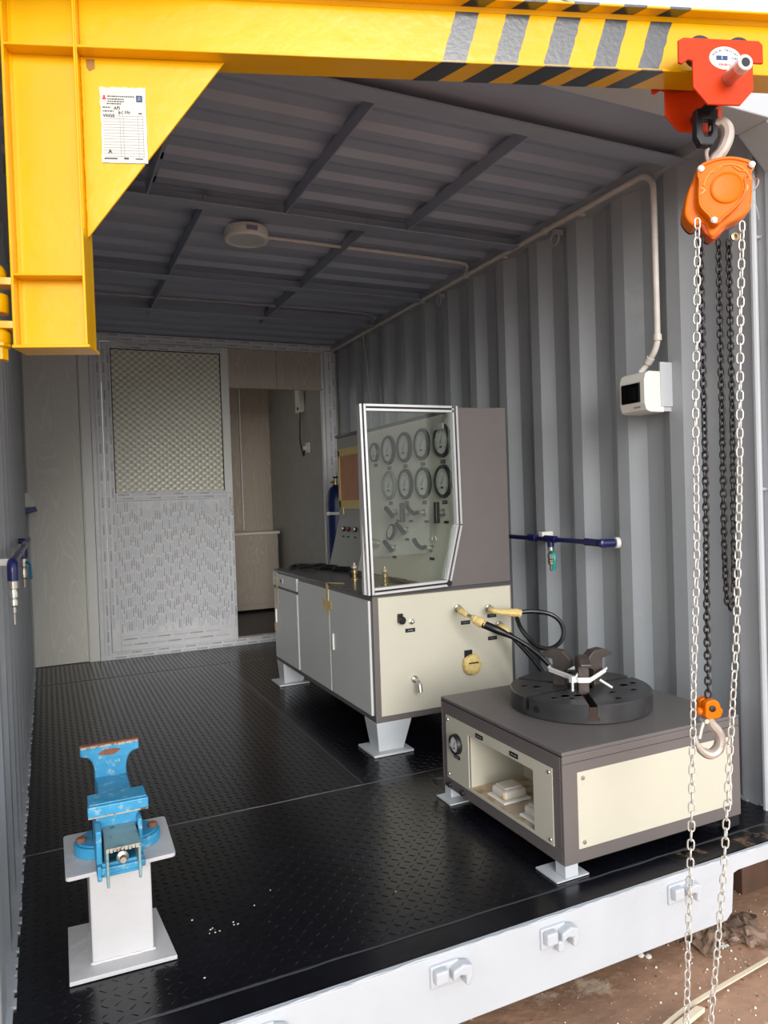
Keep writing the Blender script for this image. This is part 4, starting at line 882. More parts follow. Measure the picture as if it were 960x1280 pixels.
# fixed body: side cheeks hold the channel slide; cross-wise jaw on top
g = MB()
g.box(.196, .209, .262, .44, .278, .36); g.box(.293, .303, .29, .44, .278, .36); g.box(.196, .303, .40, .44, .28, .375)
g.prism([(.196, .278), (.303, .278), (.303, .262), (.196, .262)], 'y', .25, .44); g.box(.196, .206, .245, .30, .250, .285)
g.box(.206, .296, .258, .275, .252, .285); g.build('fixed_body', VBLUE, vz, bevel=.003)
def cross(y0, y1, prof, nm, mt=VBLUE, bev=.003):
    return MB().prism(prof, 'y', y0, y1).build(nm, mt, vz, bevel=bev)
g = MB(); g.prism([(.186, .37), (.186, .40), (.320, .40), (.320, .37), (.30, .37), (.295, .33), (.205, .33), (.20, .37)], 'y', .33, .40)
g.box(.183, .322, .318, .332, .372, .398); g.build('fixed_jaw', VBLUE, vz, bevel=.003)
g = MB(); g.box(.184, .321, .3165, .3185, .371, .3745); g.build('jaw_edge', mat('bare_edge', (176, 172, 160), .5, .3, stain=(100, 80, 70), samt=.5, sscale=60), vz)
# channel slide (inverted U) poking toward the door
g = MB()
g.box(.2135, .289, .20, .43, .336, .342); g.box(.2135, .2195, .20, .43, .285, .336); g.box(.283, .289, .20, .43, .285, .336)
g.prism([(.199, .290), (.222, .290), (.212, .250), (.199, .254)], 'x', .2135, .2195); g.prism([(.199, .290), (.222, .290), (.212, .257), (.200, .261)], 'x', .283, .289)
g.build('slide_channel', VCHAN, vz, bevel=.002)
g = MB(); g.box(.217, .302, .40, .66, .285, .352); g.build('slide_body', VBLUE, vz, bevel=.004)
g = MB()
for k in range(9): g.box(.214 + .008 * k, .220 + .008 * k, .198, .201, .334 + random.uniform(-.002, .001), .343)
g.build('chipped_edge', mat('bare_edge', (176, 172, 160), .5), vz)
g = MB(); g.cyl((.252, .27, .298), (.252, .226, .298), .007, 12); g.lathe((.252, .258, .298), (0, -1, 0), [(.014, 0), (.014, .014), (.008, .017)], 12); g.build('spindle_end', STEEL, vz, smooth=True)
g = MB(); g.cyl((.252, .40, .298), (.252, .66, .298), .008, 12); g.build('spindle', STEEL, vz, smooth=True)
# moving jaw, far side, standing tall with curved shoulders
YM = .655
def arc(cx, cz, r, a0, a1, n=8): return [(cx + r * math.cos(R(a0 + (a1 - a0) * i / n)), cz + r * math.sin(R(a0 + (a1 - a0) * i / n))) for i in range(n + 1)]
left = [(.181, .441), (.181, .415), (.190, .413)] + [(.19 + .027 * math.sin(t), .413 - .045 * (1 - math.cos(t))) for t in [PI / 2 * i / 8 for i in range(1, 9)]]
left = left + [(.216, .28)]
right = [(.338 - (x - .181), z) for x, z in left]
mj = MB().prism(left + list(reversed(right)), 'y', YM, YM + .022).build('moving_jaw', VBLUE, vz, bevel=.004)
g = MB(); g.box(.1805, .3385, YM + .002, YM + .02, .4412, .445); g.build('jaw_top', RUST, vz, bevel=.001)
g = MB(); out = [(.258 + .028 * math.cos(t) + .004 * math.sin(3 * t), .42 + .009 * math.sin(t)) for t in [2 * PI * i / 18 for i in range(18)]]; g.prism(out, 'y', YM - .0008, YM + .001); g.build('rust_patch', RUST, vz)
g = MB(); g.box(.183, .336, YM - .001, YM + .002, .4365, .4415); g.build('bare_jaw_edge', MATS['bare_edge'], vz)

# ================================================================== JIB CRANE
ang = math.atan2(-.304, .953)
KM = Matrix.Translation((.072, .168, 0)) @ Matrix.Rotation(ang, 4, 'Z')
kr = thing('jib_crane', 'yellow steel jib crane with black hazard stripes, hinged at the left post', 'crane', M=KM)
B = .075; ZT, ZB_ = 2.237, 2.087; XE = 1.98; tf = .0055
def L_(mb, nm, mt=YEL, bevel=.0012, par=None, smooth=False): return mb.build(nm, mt, par or kr, bevel=bevel, local=True, seg=1, smooth=smooth)
# column: I section, web facing out
g = MB(); g.box(0, tf, 0, B, 1.46, ZT + .12); g.box(.15 - tf, .15, 0, B, 1.46, ZT + .12); g.box(0, .15, B / 2 - .0025, B / 2 + .0025, 1.46, ZT + .12)
g.prism([(tf, B / 2 - .0025), (.012, B / 2 - .0025), (tf, B / 2 - .009)], 'z', 1.46, ZT); g.prism([(.15 - tf, B / 2 - .0025), (.138, B / 2 - .0025), (.15 - tf, B / 2 - .009)], 'z', 1.46, ZT)
L_(g, 'column')
for z in (1.609, 2.09): L_(MB().box(tf - .001, .15 - tf + .001, .001, B / 2, z - .0025, z + .0025), 'stiffener_plate')
L_(MB().box(-.002, .155, -.004, B + .004, 1.454, 1.4605), 'bottom_plate')
# beam
g = MB(); g.box(.15, XE, 0, B, ZB_, ZB_ + tf); g.box(.15, XE, 0, B, ZT - tf, ZT); g.box(.15, XE, B / 2 - .0025, B / 2 + .0025, ZB_ + tf, ZT - tf)
g.prism([(B / 2 - .0025, ZT - tf), (B / 2 - .012, ZT - tf), (B / 2 - .0025, ZT - .014)], 'x', .15, XE); L_(g, 'beam')
# weld beads
g = MB(); g.tube([(.153, B / 2 - .004 + random.uniform(-.0008, .0008), 1.70 + .385 * i / 60) for i in range(61)], 0, 6, rs=[random.uniform(.002, .0035) for _ in range(61)])
g.tube([(.152, -.0005, 1.705 + (ZT - 1.705) * i / 30) for i in range(31)], 0, 5, rs=[random.uniform(.001, .0018) for _ in range(31)]); L_(g, 'weld_bead', bevel=0, smooth=True)
# gusset
g = MB(); g.prism([(.15, ZB_), (.456, ZB_), (.150, 1.697)], 'y', B / 2 - .003, B / 2 + .003); L_(g, 'gusset_plate')
g = MB(); a = Vector((.162, B / 2 - .0035, 2.07)); g.add([a + Vector((0, 0, .012)), a + Vector((.018, 0, .012)), a + Vector((.018, 0, -.008)), a + Vector((.006, 0, -.014)), a + Vector((0, 0, -.006))], [(0, 1, 2, 3, 4)]); L_(g, 'scorch_mark', mat('scorch', (150, 108, 36), .6), 0)
# painted stripes : web slopes, flanges slopes
sf = [(.897 + .0, .0)]
STR = [(.942, .055), (1.062, .056), (1.182, .06), (1.302, .056), (1.415, .052)]
import itertools
def shear_stripe(x0, w_):
    g = MB(); e = .0006; yw = B / 2 - .0025 - e; k = .33    # on web: x grows with z
    jag = lambda: random.uniform(-.0015, .0015)
    z0, z1 = ZB_ + tf, ZT - tf; n = 10
    L0 = [(x0 + k * (z1 - z0) * i / n * .95 + jag(), yw, z0 + (z1 - z0) * i / n) for i in range(n + 1)]
    R0 = [(x0 + w_ + k * (z1 - z0) * i / n * .95 + jag(), yw, z0 + (z1 - z0) * i / n) for i in range(n + 1)]
    g.add(L0 + list(reversed(R0)), [list(range(2 * n + 2))])
    xt0 = x0 + k * (z1 - z0) * .95
    # underside of top flange, from web to front edge
    g.add([(xt0, yw, z1 - e), (xt0 + w_, yw, z1 - e), (xt0 + w_ + .028, 0, z1 - e), (xt0 + .028, 0, z1 - e)], [(0, 1, 2, 3)])
    g.add([(xt0 + .028, -e, z1), (xt0 + w_ + .028, -e, z1), (xt0 + w_ + .028, -e, ZT), (xt0 + .028, -e, ZT)], [(0, 1, 2, 3)])
    # underside of bottom flange
    xb = x0 - .004; g.add([(xb, 0, ZB_ - e), (xb + w_ + .008, 0, ZB_ - e), (xb + w_ - .050, B, ZB_ - e), (xb - .056, B, ZB_ - e)], [(0, 1, 2, 3)])
    g.add([(xb, 0 - e, ZB_), (xb + w_, 0 - e, ZB_), (xb + w_, -e, ZB_ + tf * .5), (xb, -e, ZB_ + tf * .5)], [(0, 1, 2, 3)])
    L_(g, 'painted_stripe', BLKSTR, 0)
for x0, w_ in STR: shear_stripe(x0, w_)
# hinge
for z in (1.60, 1.508):
    g = MB(); g.prism([(0, B / 2 - .018), (0, B / 2 + .018), (-.045, B / 2 + .024), (-.066, B / 2 + .012), (-.066, B / 2 - .012), (-.045, B / 2 - .024)], 'z', z - .008, z + .008); L_(g, 'hinge_lug')
g = MB(); g.lathe((-.045, B / 2, 1.535), (0, 0, 1), [(.024, 0), (.026, .004), (.026, .036), (.024, .04)], 18); L_(g, 'hinge_barrel', smooth=True, bevel=0)
g = MB(); g.lathe((-.045, B / 2, 1.44), (0, 0, 1), [(.014, -.005), (.021, -.004), (.021, .02), (.027, .024), (.027, .03)], 8); L_(g, 'hinge_pin', smooth=True, bevel=0)
g = MB(); g.lathe((-.045, B / 2, 1.47), (0, 0, 1), [(.026, 0), (.028, .005), (.028, .022), (.022, .03)], 18); L_(g, 'hinge_washer', smooth=True, bevel=0)
g = MB(); g.lathe((-.045, B / 2, 1.61), (0, 0, 1), [(.022, 0), (.024, .008), (.02, .022), (.012, .03)], 14); L_(g, 'hinge_cap', smooth=True, bevel=0)
g = MB(); g.box(-.10, -.045, B / 2 - .02, B / 2 + .02, 1.545, 1.565); L_(g, 'post_bracket')
# notice sheet on gusset
nm_ = thing('notice_sheet', 'creased white paper form stuck on the yellow gusset plate', 'paper', M=KM @ Matrix.Translation((.238, B / 2 - .0045, 1.86)))
nx0, nx1, nz0, nz1 = -.051, .046, .0, .163
g = MB(); n = 14; pr = []
edge = [(nx0 + (nx1 - nx0) * i / n + random.uniform(-.0008, .0008), nz1 + random.uniform(-.002, .0015)) for i in range(n + 1)] + [(nx1 + random.uniform(-.0006, .0006), nz1 - (nz1 - nz0) * i / n) for i in range(1, n)] + [(nx1 - (nx1 - nx0) * i / n, nz0 + random.uniform(-.0005, .0005)) for i in range(n + 1)] + [(nx0 + random.uniform(-.001, .003), nz0 + (nz1 - nz0) * i / n) for i in range(1, n)]
g.prism(edge, 'y', -.0006, .0006); g.build('sheet', PAPER, nm_, local=True)
g = MB(); yy = -.0012
def ln(x0, x1, z0, z1, m=0): g.quad((x0, yy, z0), (x1, yy, z0), (x1, yy, z1), (x0, yy, z1), m)
for k in range(15): z = .014 + k * .0062; ln(-.045, .040, z, z + .0005, 1)
for x in (-.010, -.003, .028, .038): ln(x, x + .0006, .012, .105, 1)
for z, a, b in ((.142, -.034, .022), (.136, -.034, .0), (.131, -.034, .0), (.126, -.036, -.006), (.118, -.045, -.028), (.110, -.045, -.022)):
    x = a
    while x < b: q = random.uniform(.002, .006); ln(x, min(b, x + q), z, z + .0022, 0); x += q + .0012
put_text(g, 'AFJ', (-.022, yy, .112), (1, 0, .1), (0, 0, 1), .009, m=0); put_text(g, 'V332E', (-.045, yy, .098), (1, 0, 0), (0, 0, 1), .007, m=0); put_text(g, 'BC 33p', (-.012, yy, .103), (1, 0, .1), (0, 0, 1), .008, m=0)
ln(.026, .039, .132, .146, 2); ln(.029, .036, .135, .143, 4); ln(-.045, -.037, .136, .139, 3); ln(-.043, -.039, .139, .145, 3); ln(.030, .037, .106, .1085, 0)
ln(-.045, -.018, .008, .0105, 0); ln(-.004, .006, .008, .0115, 0); ln(.02, .036, .008, .010, 0); put_text(g, 'A', (-.037, yy, .02), (1, 0, 0), (0, 0, 1), .009, m=0)
g.build('printing', [INK, INKL, BLUEINK, REDINK, PAPER], nm_, local=True)

# ================================================================== TROLLEY
TX = 1.59
tr = thing('beam_trolley', 'orange-red push trolley riding the yellow beam flange', 'trolley', M=KM @ Matrix.Translation((TX, B / 2, 2.0)))
YF = -.0775
def tplate(y, nm, thick=.006):
    P_ = [(-.109, .135), (-.095, .142), (.09, .142), (.100, .133), (.100, .09), (.074, .09), (.074, .028), (.040, -.008), (-.040, -.008), (-.075, .030), (-.075, .09), (-.086, .092), (-.1, .082), (-.109, .084)]
    return MB().prism(P_, 'y', y, y + thick).build(nm, REDO, tr, bevel=.002, local=True)
fp_ = tplate(YF, 'side_plate'); tplate(.048, 'side_plate')
for sy in (-1, 1):
    for x in (-.048, .048):
        y0 = (YF + .007) if sy < 0 else .048
        g = MB(); g.lathe((x, y0, .1225), (0, -sy, 0), [(.028, 0), (.033, .004), (.030, .022), (.027, .03), (.0, .03)], 24); g.build('wheel', DARKM, tr, smooth=True, local=True)
g = MB(); g.cyl((.012, YF - .055, .052), (.012, YF, .052), .0165, 18); bt = g.build('axle_sleeve', STEEL, tr, smooth=True, local=True)
g = MB(); g.lathe((.012, YF - .045, .052), (0, -1, 0), [(.018, 0), (.018, .018), (.016, .0195), (.011, .0195)], 18); g.build('axle_nut', ZINC, tr, local=True)
g = MB(); g.lathe((.012, YF - .0648, .052), (0, -1, 0), [(.0105, 0), (.009, .0006), (0, .0006)], 12); g.build('axle_end', DARKM, tr, local=True)
g = MB(); g.box(-.045, .045, -.026, .026, -.010, -.002); g.prism([(-.026, .02), (.026, .02), (.028, -.05), (.016, -.068), (-.016, -.068), (-.028, -.05)], 'y', -.009, .009)
g.cyl((-.04, 0, .0), (.04, 0, .0), .016, 14); sh = None
# shackle plate with eye, as ring
g = MB(); out = [(-.028, .02), (-.030, -.048), (-.018, -.068), (.012, -.068), (.026, -.048), (.028, .02)]; inn = [(-.012, -.006), (-.014, -.034), (-.008, -.045), (.006, -.045), (.012, -.034), (.012, -.006)]
n = 6; vs = []
for y in (-.011, .011): vs += [(x, y, z) for x, z in out] + [(x, y, z) for x, z in inn]
fs = []
for k in range(n):
    k2 = (k + 1) % n; fs += [(k, k2, n + k2, n + k), (2 * n + k, 3 * n + k, 3 * n + k2, 2 * n + k2), (k, 2 * n + k, 2 * n + k2, k2), (n + k, n + k2, 3 * n + k2, 3 * n + k)]
g.add(vs, fs); g.cyl((0, -.06, .018), (0, .045, .018), .013, 14); g.build('suspension_shackle', DARKM, tr, bevel=.003, local=True)
g = MB(); n = 28; yl_ = YF - .0012; oc = (.004, .098)
g.prism([(oc[0] + .039 * math.cos(2 * PI * i / n), oc[1] + .026 * math.sin(2 * PI * i / n)) for i in range(n)], 'y', yl_, YF - .0001); lb_ = g.build('oval_label', PLW, tr, local=True)
g = MB(); yy = yl_ - .0006; s_ = 'PLAIN TROLLEY'
for i, ch in enumerate(s_):
    if ch == ' ': continue
    t = R(158 - 136 * i / (len(s_) - 1)); rx, rz = .031, .0175; c = Vector((oc[0] + rx * math.cos(t), yy, oc[1] + rz * math.sin(t)))
    tg = Vector((rx * math.sin(t), 0, -rz * math.cos(t))).normalized(); nrm = Vector((-tg.z, 0, tg.x)); put_text(g, ch, c, tg, nrm, .0052, center=True)
put_text(g, 'TON', (oc[0] + .015, yy, oc[1] - .004), (1, 0, 0), (0, 0, 1), .006, .015)
g.quad((oc[0] - .022, yy, oc[1] - .005), (oc[0] + .006, yy, oc[1] - .005), (oc[0] + .006, yy, oc[1] + .005), (oc[0] - .022, yy, oc[1] + .005), 1)
put_text(g, '1', (oc[0] - .008, yy - .0004, oc[1]), (1, 0, 0), (0, 0, 1), .007, center=True, m=3)
put_text(g, 'KINGBULL', (oc[0], yy, oc[1] - .015), (1, 0, 0), (0, 0, 1), .0055, .032, center=True, m=2)
g.build('label_lettering', [BLUEINK, BLUEINK, REDINK, PLW], lb_, local=True)

# ================================================================== CHAIN HOIST
HX = 1.62; HZ = 1.82; HY = B / 2
hs = thing('chain_hoist', 'orange hand chain hoist hanging from the trolley with long chains', 'hoist', M=KM @ Matrix.Translation((HX, HY, HZ)) @ Matrix.Rotation(R(-20), 4, 'Z'))
HMI = (Matrix.Translation((HX, HY, HZ)) @ Matrix.Rotation(R(-20), 4, 'Z')).inverted()   # crane frame -> hoist frame
# outline (front cover)
def smooth_poly(P, n=5):
    P3 = [Vector((a, b, 0)) for a, b in P]; k = len(P3); out = []
    for i in range(k):
        a, b, c, d = P3[i - 1], P3[i], P3[(i + 1) % k], P3[(i + 2) % k]
        for j in range(n):
            t = j / n; q = .5 * ((2 * b) + (c - a) * t + (2 * a - 5 * b + 4 * c - d) * t * t + (3 * b - a - 3 * c + d) * t ** 3); out.append((q.x, q.y))
    return out
front = [(-.060, .056), (-.03, .067), (.0, .070), (.035, .066), (.072, .052), (.080, .040), (.070, .025), (.058, .015), (.058, -.01), (.048, -.036), (.02, -.062), (-.004, -.078), (-.016, -.088), (-.03, -.086), (-.038, -.07), (-.06, -.045), (-.065, -.02), (-.063, .02), (-.066, .035)]
front = [(a * .88, b) for a, b in front]
fo = smooth_poly(front, 4); n = len(fo); cxy = (0, -.002)
def inset(P, s): return [(cxy[0] + (x - cxy[0]) * s, cxy[1] + (z - cxy[1]) * s) for x, z in P]
g = MB(); lay = [(fo, -.030), (fo, -.044), (inset(fo, .965), -.049), (inset(fo, .90), -.049), (inset(fo, .87), -.046)]
vs = [(x, y, z) for P, y in lay for x, z in P]; fs = []
for k in range(len(lay) - 1): fs += [(k * n + i, k * n + (i + 1) % n, (k + 1) * n + (i + 1) % n, (k + 1) * n + i) for i in range(n)]
fs += [list(range(n)), [(len(lay) - 1) * n + i for i in range(n)]]
g.add(vs, fs); fcv = g.build('front_cover', ORANGE, hs, smooth=True, local=True)
g = MB(); g.lathe((.008, -.046, -.004), (0, -1, 0), [(.037, -.001), (.0365, .003), (.034, .0045), (.031, .003), (.029, .0025), (.0, .003)], 36); g.build('round_boss', ORANGE, hs, smooth=True, local=True)
g = MB(); g.tube([(.008 + .052 * math.cos(t), -.0465, -.002 + .052 * math.sin(t)) for t in [R(10 + 160 * i / 20) for i in range(21)]], .0022, 6)
g.tube([(-.032, -.047, .034), (-.018, -.047, .036), (-.002, -.047, .047)], .0016, 6); g.tube([(.05, -.047, .028), (.036, -.047, .032), (.022, -.047, .044)], .0016, 6)
put_text(g, 'D', (-.046, -.0475, -.004), (1, 0, 0), (0, 0, 1), .016, center=True); put_text(g, 'U', (.047, -.0475, -.01), (1, 0, -.15), (0, 0, 1), .016, center=True); g.build('embossed_mark', mat('emboss_orange', (250, 150, 60), .3), hs, local=True)
back = [(-.062, .05), (-.03, .066), (.0, .069), (.04, .063), (.074, .045), (.078, .0), (.072, -.05), (.05, -.07), (.01, -.085), (-.02, -.108), (-.035, -.10), (-.045, -.075), (-.072, -.078), (-.092, -.055), (-.093, -.03), (-.082, .01), (-.07, .03)]
back = [(a * .88, b) for a, b in back]
bo = smooth_poly(back, 4)
g = MB(); g.prism(bo, 'y', -.026, .03); g.build('hand_wheel_cover', ORANGE, hs, bevel=.006, local=True)
g = MB(); g.prism(inset(bo, .98), 'y', .033, .045); g.prism([(x * .75, z * .8) for x, z in bo], 'y', .045, .07); g.build('gear_housing', DARKM, hs, bevel=.004, local=True)
g = MB(); g.prism([(-.05, -.07), (.02, -.07), (.0, -.10), (-.02, -.115), (-.04, -.095)], 'y', -.022, .02); g.build('lower_guard', mat('hoist_orange_dark', (214, 84, 20), .4), hs, bevel=.004, local=True)
for x, z in ((-.049, .047), (.062, .042), (-.023, -.077)):
    g = MB(); g.lathe((x, -.049, z), (0, -1, 0), [(.0075, -.002), (.0075, .002), (.005, .0025), (.005, .005), (0, .0055)], 12); g.build('cover_screw', STEEL, hs, smooth=True, local=True)
g = MB(); g.tube(bez([(.074, -.02, .02), (.080, -.03, .012), (.078, -.03, 0), (.07, -.03, -.012)]), .0018, 6); g.tube(bez([(.066, -.03, -.03), (.074, -.032, -.05), (.080, -.03, -.08)]), .0009, 5); g.build('safety_wire', STEEL, hs, smooth=True, local=True)
# top hook
g = MB(); hk = bez([(-.014, 0, .062), (-.010, 0, .080), (.006, 0, .098), (.016, 0, .115), (.022, 0, .135), (.020, 0, .155), (.008, 0, .168), (-.008, 0, .163), (-.014, 0, .150)], 5)
q = len(hk); g.tube(hk, 0, 10, rs=[.0165 + .004 * math.sin(PI * i / (q - 1)) - .008 * max(0, (i / (q - 1) - .75) * 4) for i in range(q)], flat=.75)
g.tube(bez([(-.016, 0, .066), (-.024, 0, .085), (-.026, 0, .104), (-.022, 0, .112)], 4), .008, 8, flat=.6); g.build('top_hook', HOOKM, hs, smooth=True, local=True)
# chains
def link_mesh(p, w_, d, name, mt):
    """stadium link along z, inner pitch p, outer width w_, wire d"""
    h = p / 2 + d / 2 - w_ / 2 + d / 2 ; r = w_ / 2 - d / 2; P_ = []
    hh = max(p / 2 - r + d / 2, .0005)
    for k in range(5): t = R(0 + 180 * k / 4); P_.append((r * math.cos(t), 0, hh + r * math.sin(t)))
    for k in range(5): t = R(180 + 180 * k / 4); P_.append((r * math.cos(t), 0, -hh + r * math.sin(t)))
    g = MB(); g.tube(P_, d / 2, 5, closed=True); return g.mesh(name, mt, smooth=True)
HINV = (KM @ Matrix.Translation((HX, HY, HZ))).inverted()
def chain(path, p, me, name, jitter=.0):
    """path in crane-local coordinates"""
    P = [HMI @ Vector(q) for q in path]; pos = 0; k = 0; i = 0; acc = 0
    seg = [(b - a).length for a, b in zip(P, P[1:])]; tot = sum(seg); s_ = p / 2
    while s_ < tot:
        a = 0; j = 0
        while j < len(seg) - 1 and a + seg[j] < s_: a += seg[j]; j += 1
        d = (P[j + 1] - P[j]).normalized(); c = P[j] + d * (s_ - a)
        rot = Vector((0, 0, 1)).rotation_difference(d).to_matrix().to_4x4() @ Matrix.Rotation((PI / 2 if k % 2 else 0) + .25 + random.uniform(-jitter, jitter) + .5 * math.sin(k * .12), 4, 'Z')
        o = bpy.data.objects.new(name, me); COL.objects.link(o); o.parent = hs; o.matrix_local = Matrix.Translation(c) @ rot; WM[o.name] = WM[hs.name]
        s_ += p; k += 1
hl = link_mesh(.0225, .0185, .0042, 'hand_chain_link', ZINC); ll = link_mesh(.0158, .0185, .0054, 'load_chain_link', DCHAIN)
yc = .0; K = HY - .025
chain([(1.548, K, 1.75), (1.540, K, 1.513), (1.531, K, 1.322), (1.524, K, .939), (1.508, K, .65), (1.496, K, .36), (1.484, K, .147), (1.466, K, -.184), (1.466, K, -.262)], .0225, hl, 'hand_chain_link', .12)
chain([(1.662, K, 1.745), (1.651, K, 1.513), (1.639, K, 1.128), (1.620, K, .741), (1.595, K, .45), (1.571, K, .158), (1.528, K, -.191), (1.515, K, -.262), (1.47, K, -.268)], .0225, hl, 'hand_chain_link', .12)
K2 = HY + .006
chain([(1.574, K2, 1.72), (1.573, K2, 1.50), (1.570, K2, 1.1), (1.565, K2, .80), (1.563, K2, .605)], .0158, ll, 'load_chain_link', .08)
K3 = HY + .03
chain([(1.636, K3, 1.72), (1.633, K3, 1.30), (1.630, K3, .95), (1.634, K3, .83), (1.642, K3, .806), (1.652, K3, .83)], .0158, ll, 'load_chain_link', .1)
chain([(1.662, K3, 1.72), (1.661, K3, 1.30), (1.656, K3, .95), (1.653, K3, .845)], .0158, ll, 'load_chain_link', .1)
g = MB(); g.xf = HMI @ Matrix.Translation((HX, 0, HZ)); g.lathe((1.655 - HX, HY - .005, 1.716 - HZ), (0, -1, 0), [(.009, -.005), (.010, .003), (.005, .004), (.005, 0)], 14); g.build('anchor_pin', BRASS, hs, smooth=True, local=True)
# bottom hook block
bx, bz = 1.563 - HX, .573 - HZ; by = HY + .006
g = MB(); g.xf = HMI @ Matrix.Translation((HX, 0, HZ))
for y0, y1 in ((-.022, -.003), (.004, .022)):
    P_ = smooth_poly([(-.018, .018), (.0, .024), (.014, .018), (.02, .0), (.019, -.018), (.0, -.022), (-.019, -.018), (-.02, .0)], 3)
    g.prism([(bx + a, bz + b) for a, b in P_], 'y', by + y0, by + y1)
g.lathe((bx - .018, by, bz - .006), (-1, 0, -.15), [(.010, 0), (.009, .010), (.005, .014)], 12); g.lathe((bx + .018, by, bz - .008), (1, -.1, -.35), [(.010, 0), (.010, .012), (.006, .016)], 12)
g.build('hook_block', ORANGE, hs, bevel=.003, local=True)
g = MB(); g.xf = HMI @ Matrix.Translation((HX, 0, HZ)); g.lathe((bx - .004, by - .022, bz + .004), (0, -1, 0), [(.008, 0), (.008, .004), (.004, .005)], 10); g.build('block_pin', DARKM, hs, smooth=True, local=True)
g = MB(); g.xf = HMI @ Matrix.Translation((HX, 0, HZ)); hk = bez([(bx, by, bz - .020), (bx + .004, by, bz - .038), (bx + .020, by, bz - .058), (bx + .028, by, bz - .080), (bx + .022, by, bz - .103), (bx + .002, by, bz - .115), (bx - .020, by, bz - .106), (bx - .034, by, bz - .086), (bx - .036, by, bz - .066)], 5)
q = len(hk); g.tube(hk, 0, 10, rs=[.012 + .004 * math.sin(PI * min(1, i / (q - 1) * 1.1)) - .007 * max(0, (i / (q - 1) - .7) / .3) for i in range(q)], flat=.8); g.build('bottom_hook', HOOKM, hs, smooth=True, local=True)
g = MB(); g.xf = HMI @ Matrix.Translation((HX, 0, HZ)); g.tube([(bx - .012, by, bz - .030), (bx - .020, by, bz - .05), (bx - .026, by, bz - .074)], .0045, 8); g.cyl((bx - .012, by - .012, bz - .03), (bx - .012, by + .012, bz - .03), .006, 10); g.build('safety_latch', ZINC, hs, smooth=True, local=True)

# ================================================================== YARD DEBRIS
g = MB(); P = [(1.42, -.165, -.288), (1.62, -.12, -.286), (1.80, -.10, -.285), (2.05, -.075, -.286), (2.4, -.03, -.288)]
Q = bez(P, 4)
for a, b in zip(Q, Q[1:]):
    d = (b - a).normalized(); s_ = Vector((-d.y, d.x, 0)) * .006; u_ = Vector((0, 0, .004)); g.add([a - s_, b - s_, b + s_, a + s_, a - s_ + u_, b - s_ + u_, b + s_ + u_, a + s_ + u_], [(0, 1, 2, 3), (4, 5, 6, 7), (0, 1, 5, 4), (2, 3, 7, 6)] + ([] ))
props(g.build('plastic_strip', STICK), 'long pale strip lying across the dirt at the lower right', 'strip')
g = MB(); g.prism(rr_poly([(1.653, -.130), (1.668, -.148), (1.555, -.172), (1.543, -.152)], .006), 'z', -.288, -.276)
props(g.build('wood_offcut', STICK, bevel=.002), 'short pale wooden stick lying in the dirt between the hand chains', 'stick')
def crumple(cx, cy, w_, h_, rot, seed, amp=.02):
    g = MB(); n = 12; vs = []
    for j in range(n + 1):
        for i in range(n + 1):
            u, v = i / n - .5, j / n - .5; rr = 1 + .35 * noise.noise(Vector((math.atan2(v, u) * 1.3, seed, 0)))
            x, y = u * w_ * rr, v * h_ * rr; c, s_ = math.cos(rot), math.sin(rot)
            vs.append((cx + x * c - y * s_, cy + x * s_ + y * c, -.292 + amp * abs(noise.noise(Vector((u * 4, v * 4, seed)))) + amp * .9 * (.5 - max(abs(u), abs(v)))))
    g.add(vs, [(j * (n + 1) + i, j * (n + 1) + i + 1, (j + 1) * (n + 1) + i + 1, (j + 1) * (n + 1) + i) for j in range(n) for i in range(n)]); return g
o = crumple(1.95, .10, .19, .12, .4, 3.3, .026).build('crumpled_sheet', DRYL, smooth=False); props(o, 'crumpled brown plastic sheet on the dirt by the sill, larger piece', 'rubbish'); o.modifiers.new('s', 'SOLIDIFY').thickness = .001
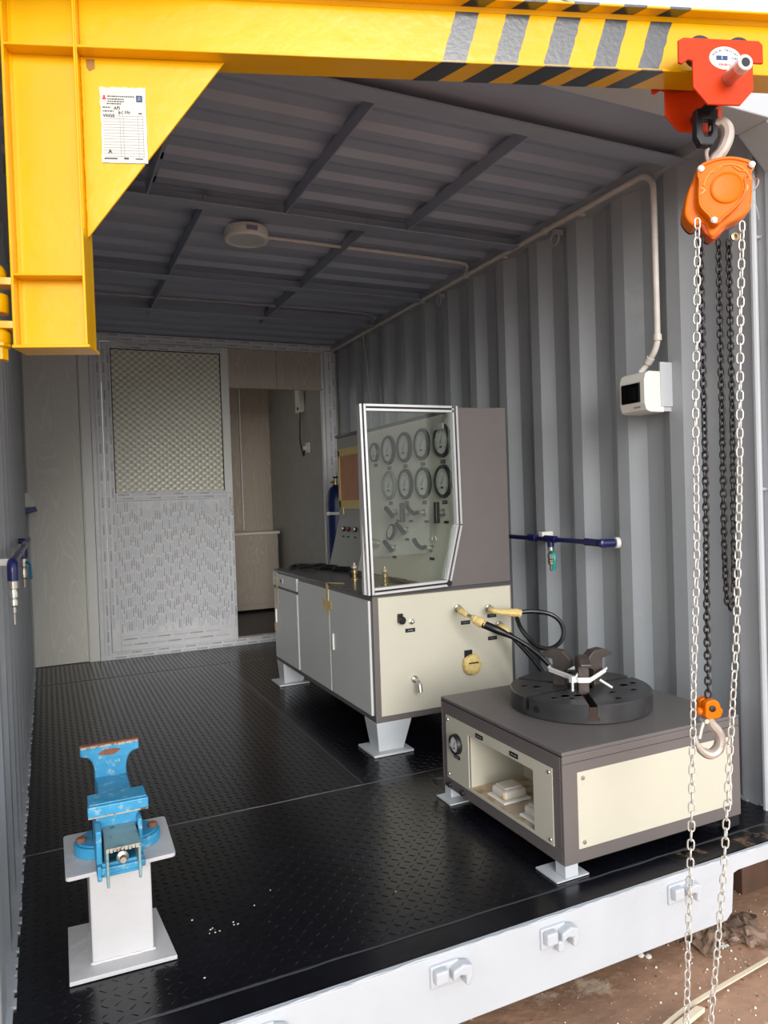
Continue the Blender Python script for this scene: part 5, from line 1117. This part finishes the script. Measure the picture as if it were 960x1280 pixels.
o = crumple(2.07, .06, .18, .11, .9, 8.1, .03).build('crumpled_sheet', DRYL); props(o, 'crumpled tan plastic sheet lying right of the hand chains', 'rubbish'); o.modifiers.new('s', 'SOLIDIFY').thickness = .001
o = crumple(1.945, .035, .035, .025, .2, 5.1, .008).build('paper_scrap', PAPER); props(o, 'small white paper scrap beside the crumpled brown sheet', 'rubbish')
o = crumple(1.455, .155, .03, .02, .5, 1.1, .012).build('dry_leaf', DRYL); props(o, 'small curled dry leaf on the dirt below the sill', 'leaf')
o = crumple(1.462, .135, .02, .015, 2, 2.1, .006).build('paper_scrap', PAPER); props(o, 'tiny white scrap next to the curled dry leaf', 'rubbish')
for k, (x, y) in enumerate(((1.695, .115), (1.71, .10))):
    g = MB(); g.lathe((x, y, -.292), (0, 0, 1), [(.010, 0), (.011, .004), (.006, .008), (0, .009)], 10); props(g.build('pebble', PLW, smooth=True), ['white pebble on the dirt left of the hand chains, farther one', 'white pebble on the dirt left of the hand chains, nearer one'][k], 'pebble')
g = MB(); g.tube(bez([(1.55, .19, -.286), (1.62, .17, -.280), (1.68, .21, -.282), (1.76, .23, -.28)]), .0022, 5); g.tube(bez([(1.66, .20, -.282), (1.68, .22, -.270), (1.71, .20, -.28)]), .0018, 5)
props(g.build('twig', HOOKM, smooth=True), 'thin dry twig lying on the dirt under the sill', 'twig')
g = MB()
for k in range(420):
    x = random.uniform(1.0, 2.6); y = random.uniform(-.6, .2)
    if random.random() < .5: x = random.gauss(2.05, .22); y = random.gauss(-.05, .15)
    q = random.uniform(.0015, .005); z = gh(x, y) + q * .2
    g.add([(x + q, y, z), (x, y + q, z), (x - q, y, z), (x, y - q, z), (x, y, z + q), (x, y, z - q)], [(0, 1, 4), (1, 2, 4), (2, 3, 4), (3, 0, 4), (0, 1, 5), (1, 2, 5), (2, 3, 5), (3, 0, 5)], random.choice([0, 1, 1, 2]))
props(g.build('gravel_bits', [PLW, mat('grit_tan', (176, 148, 124), .8), mat('grit_red', (132, 74, 48), .8)]), 'pale grit and chips scattered over the dirt yard', 'grit', kind='stuff')
bpy.context.view_layer.update()
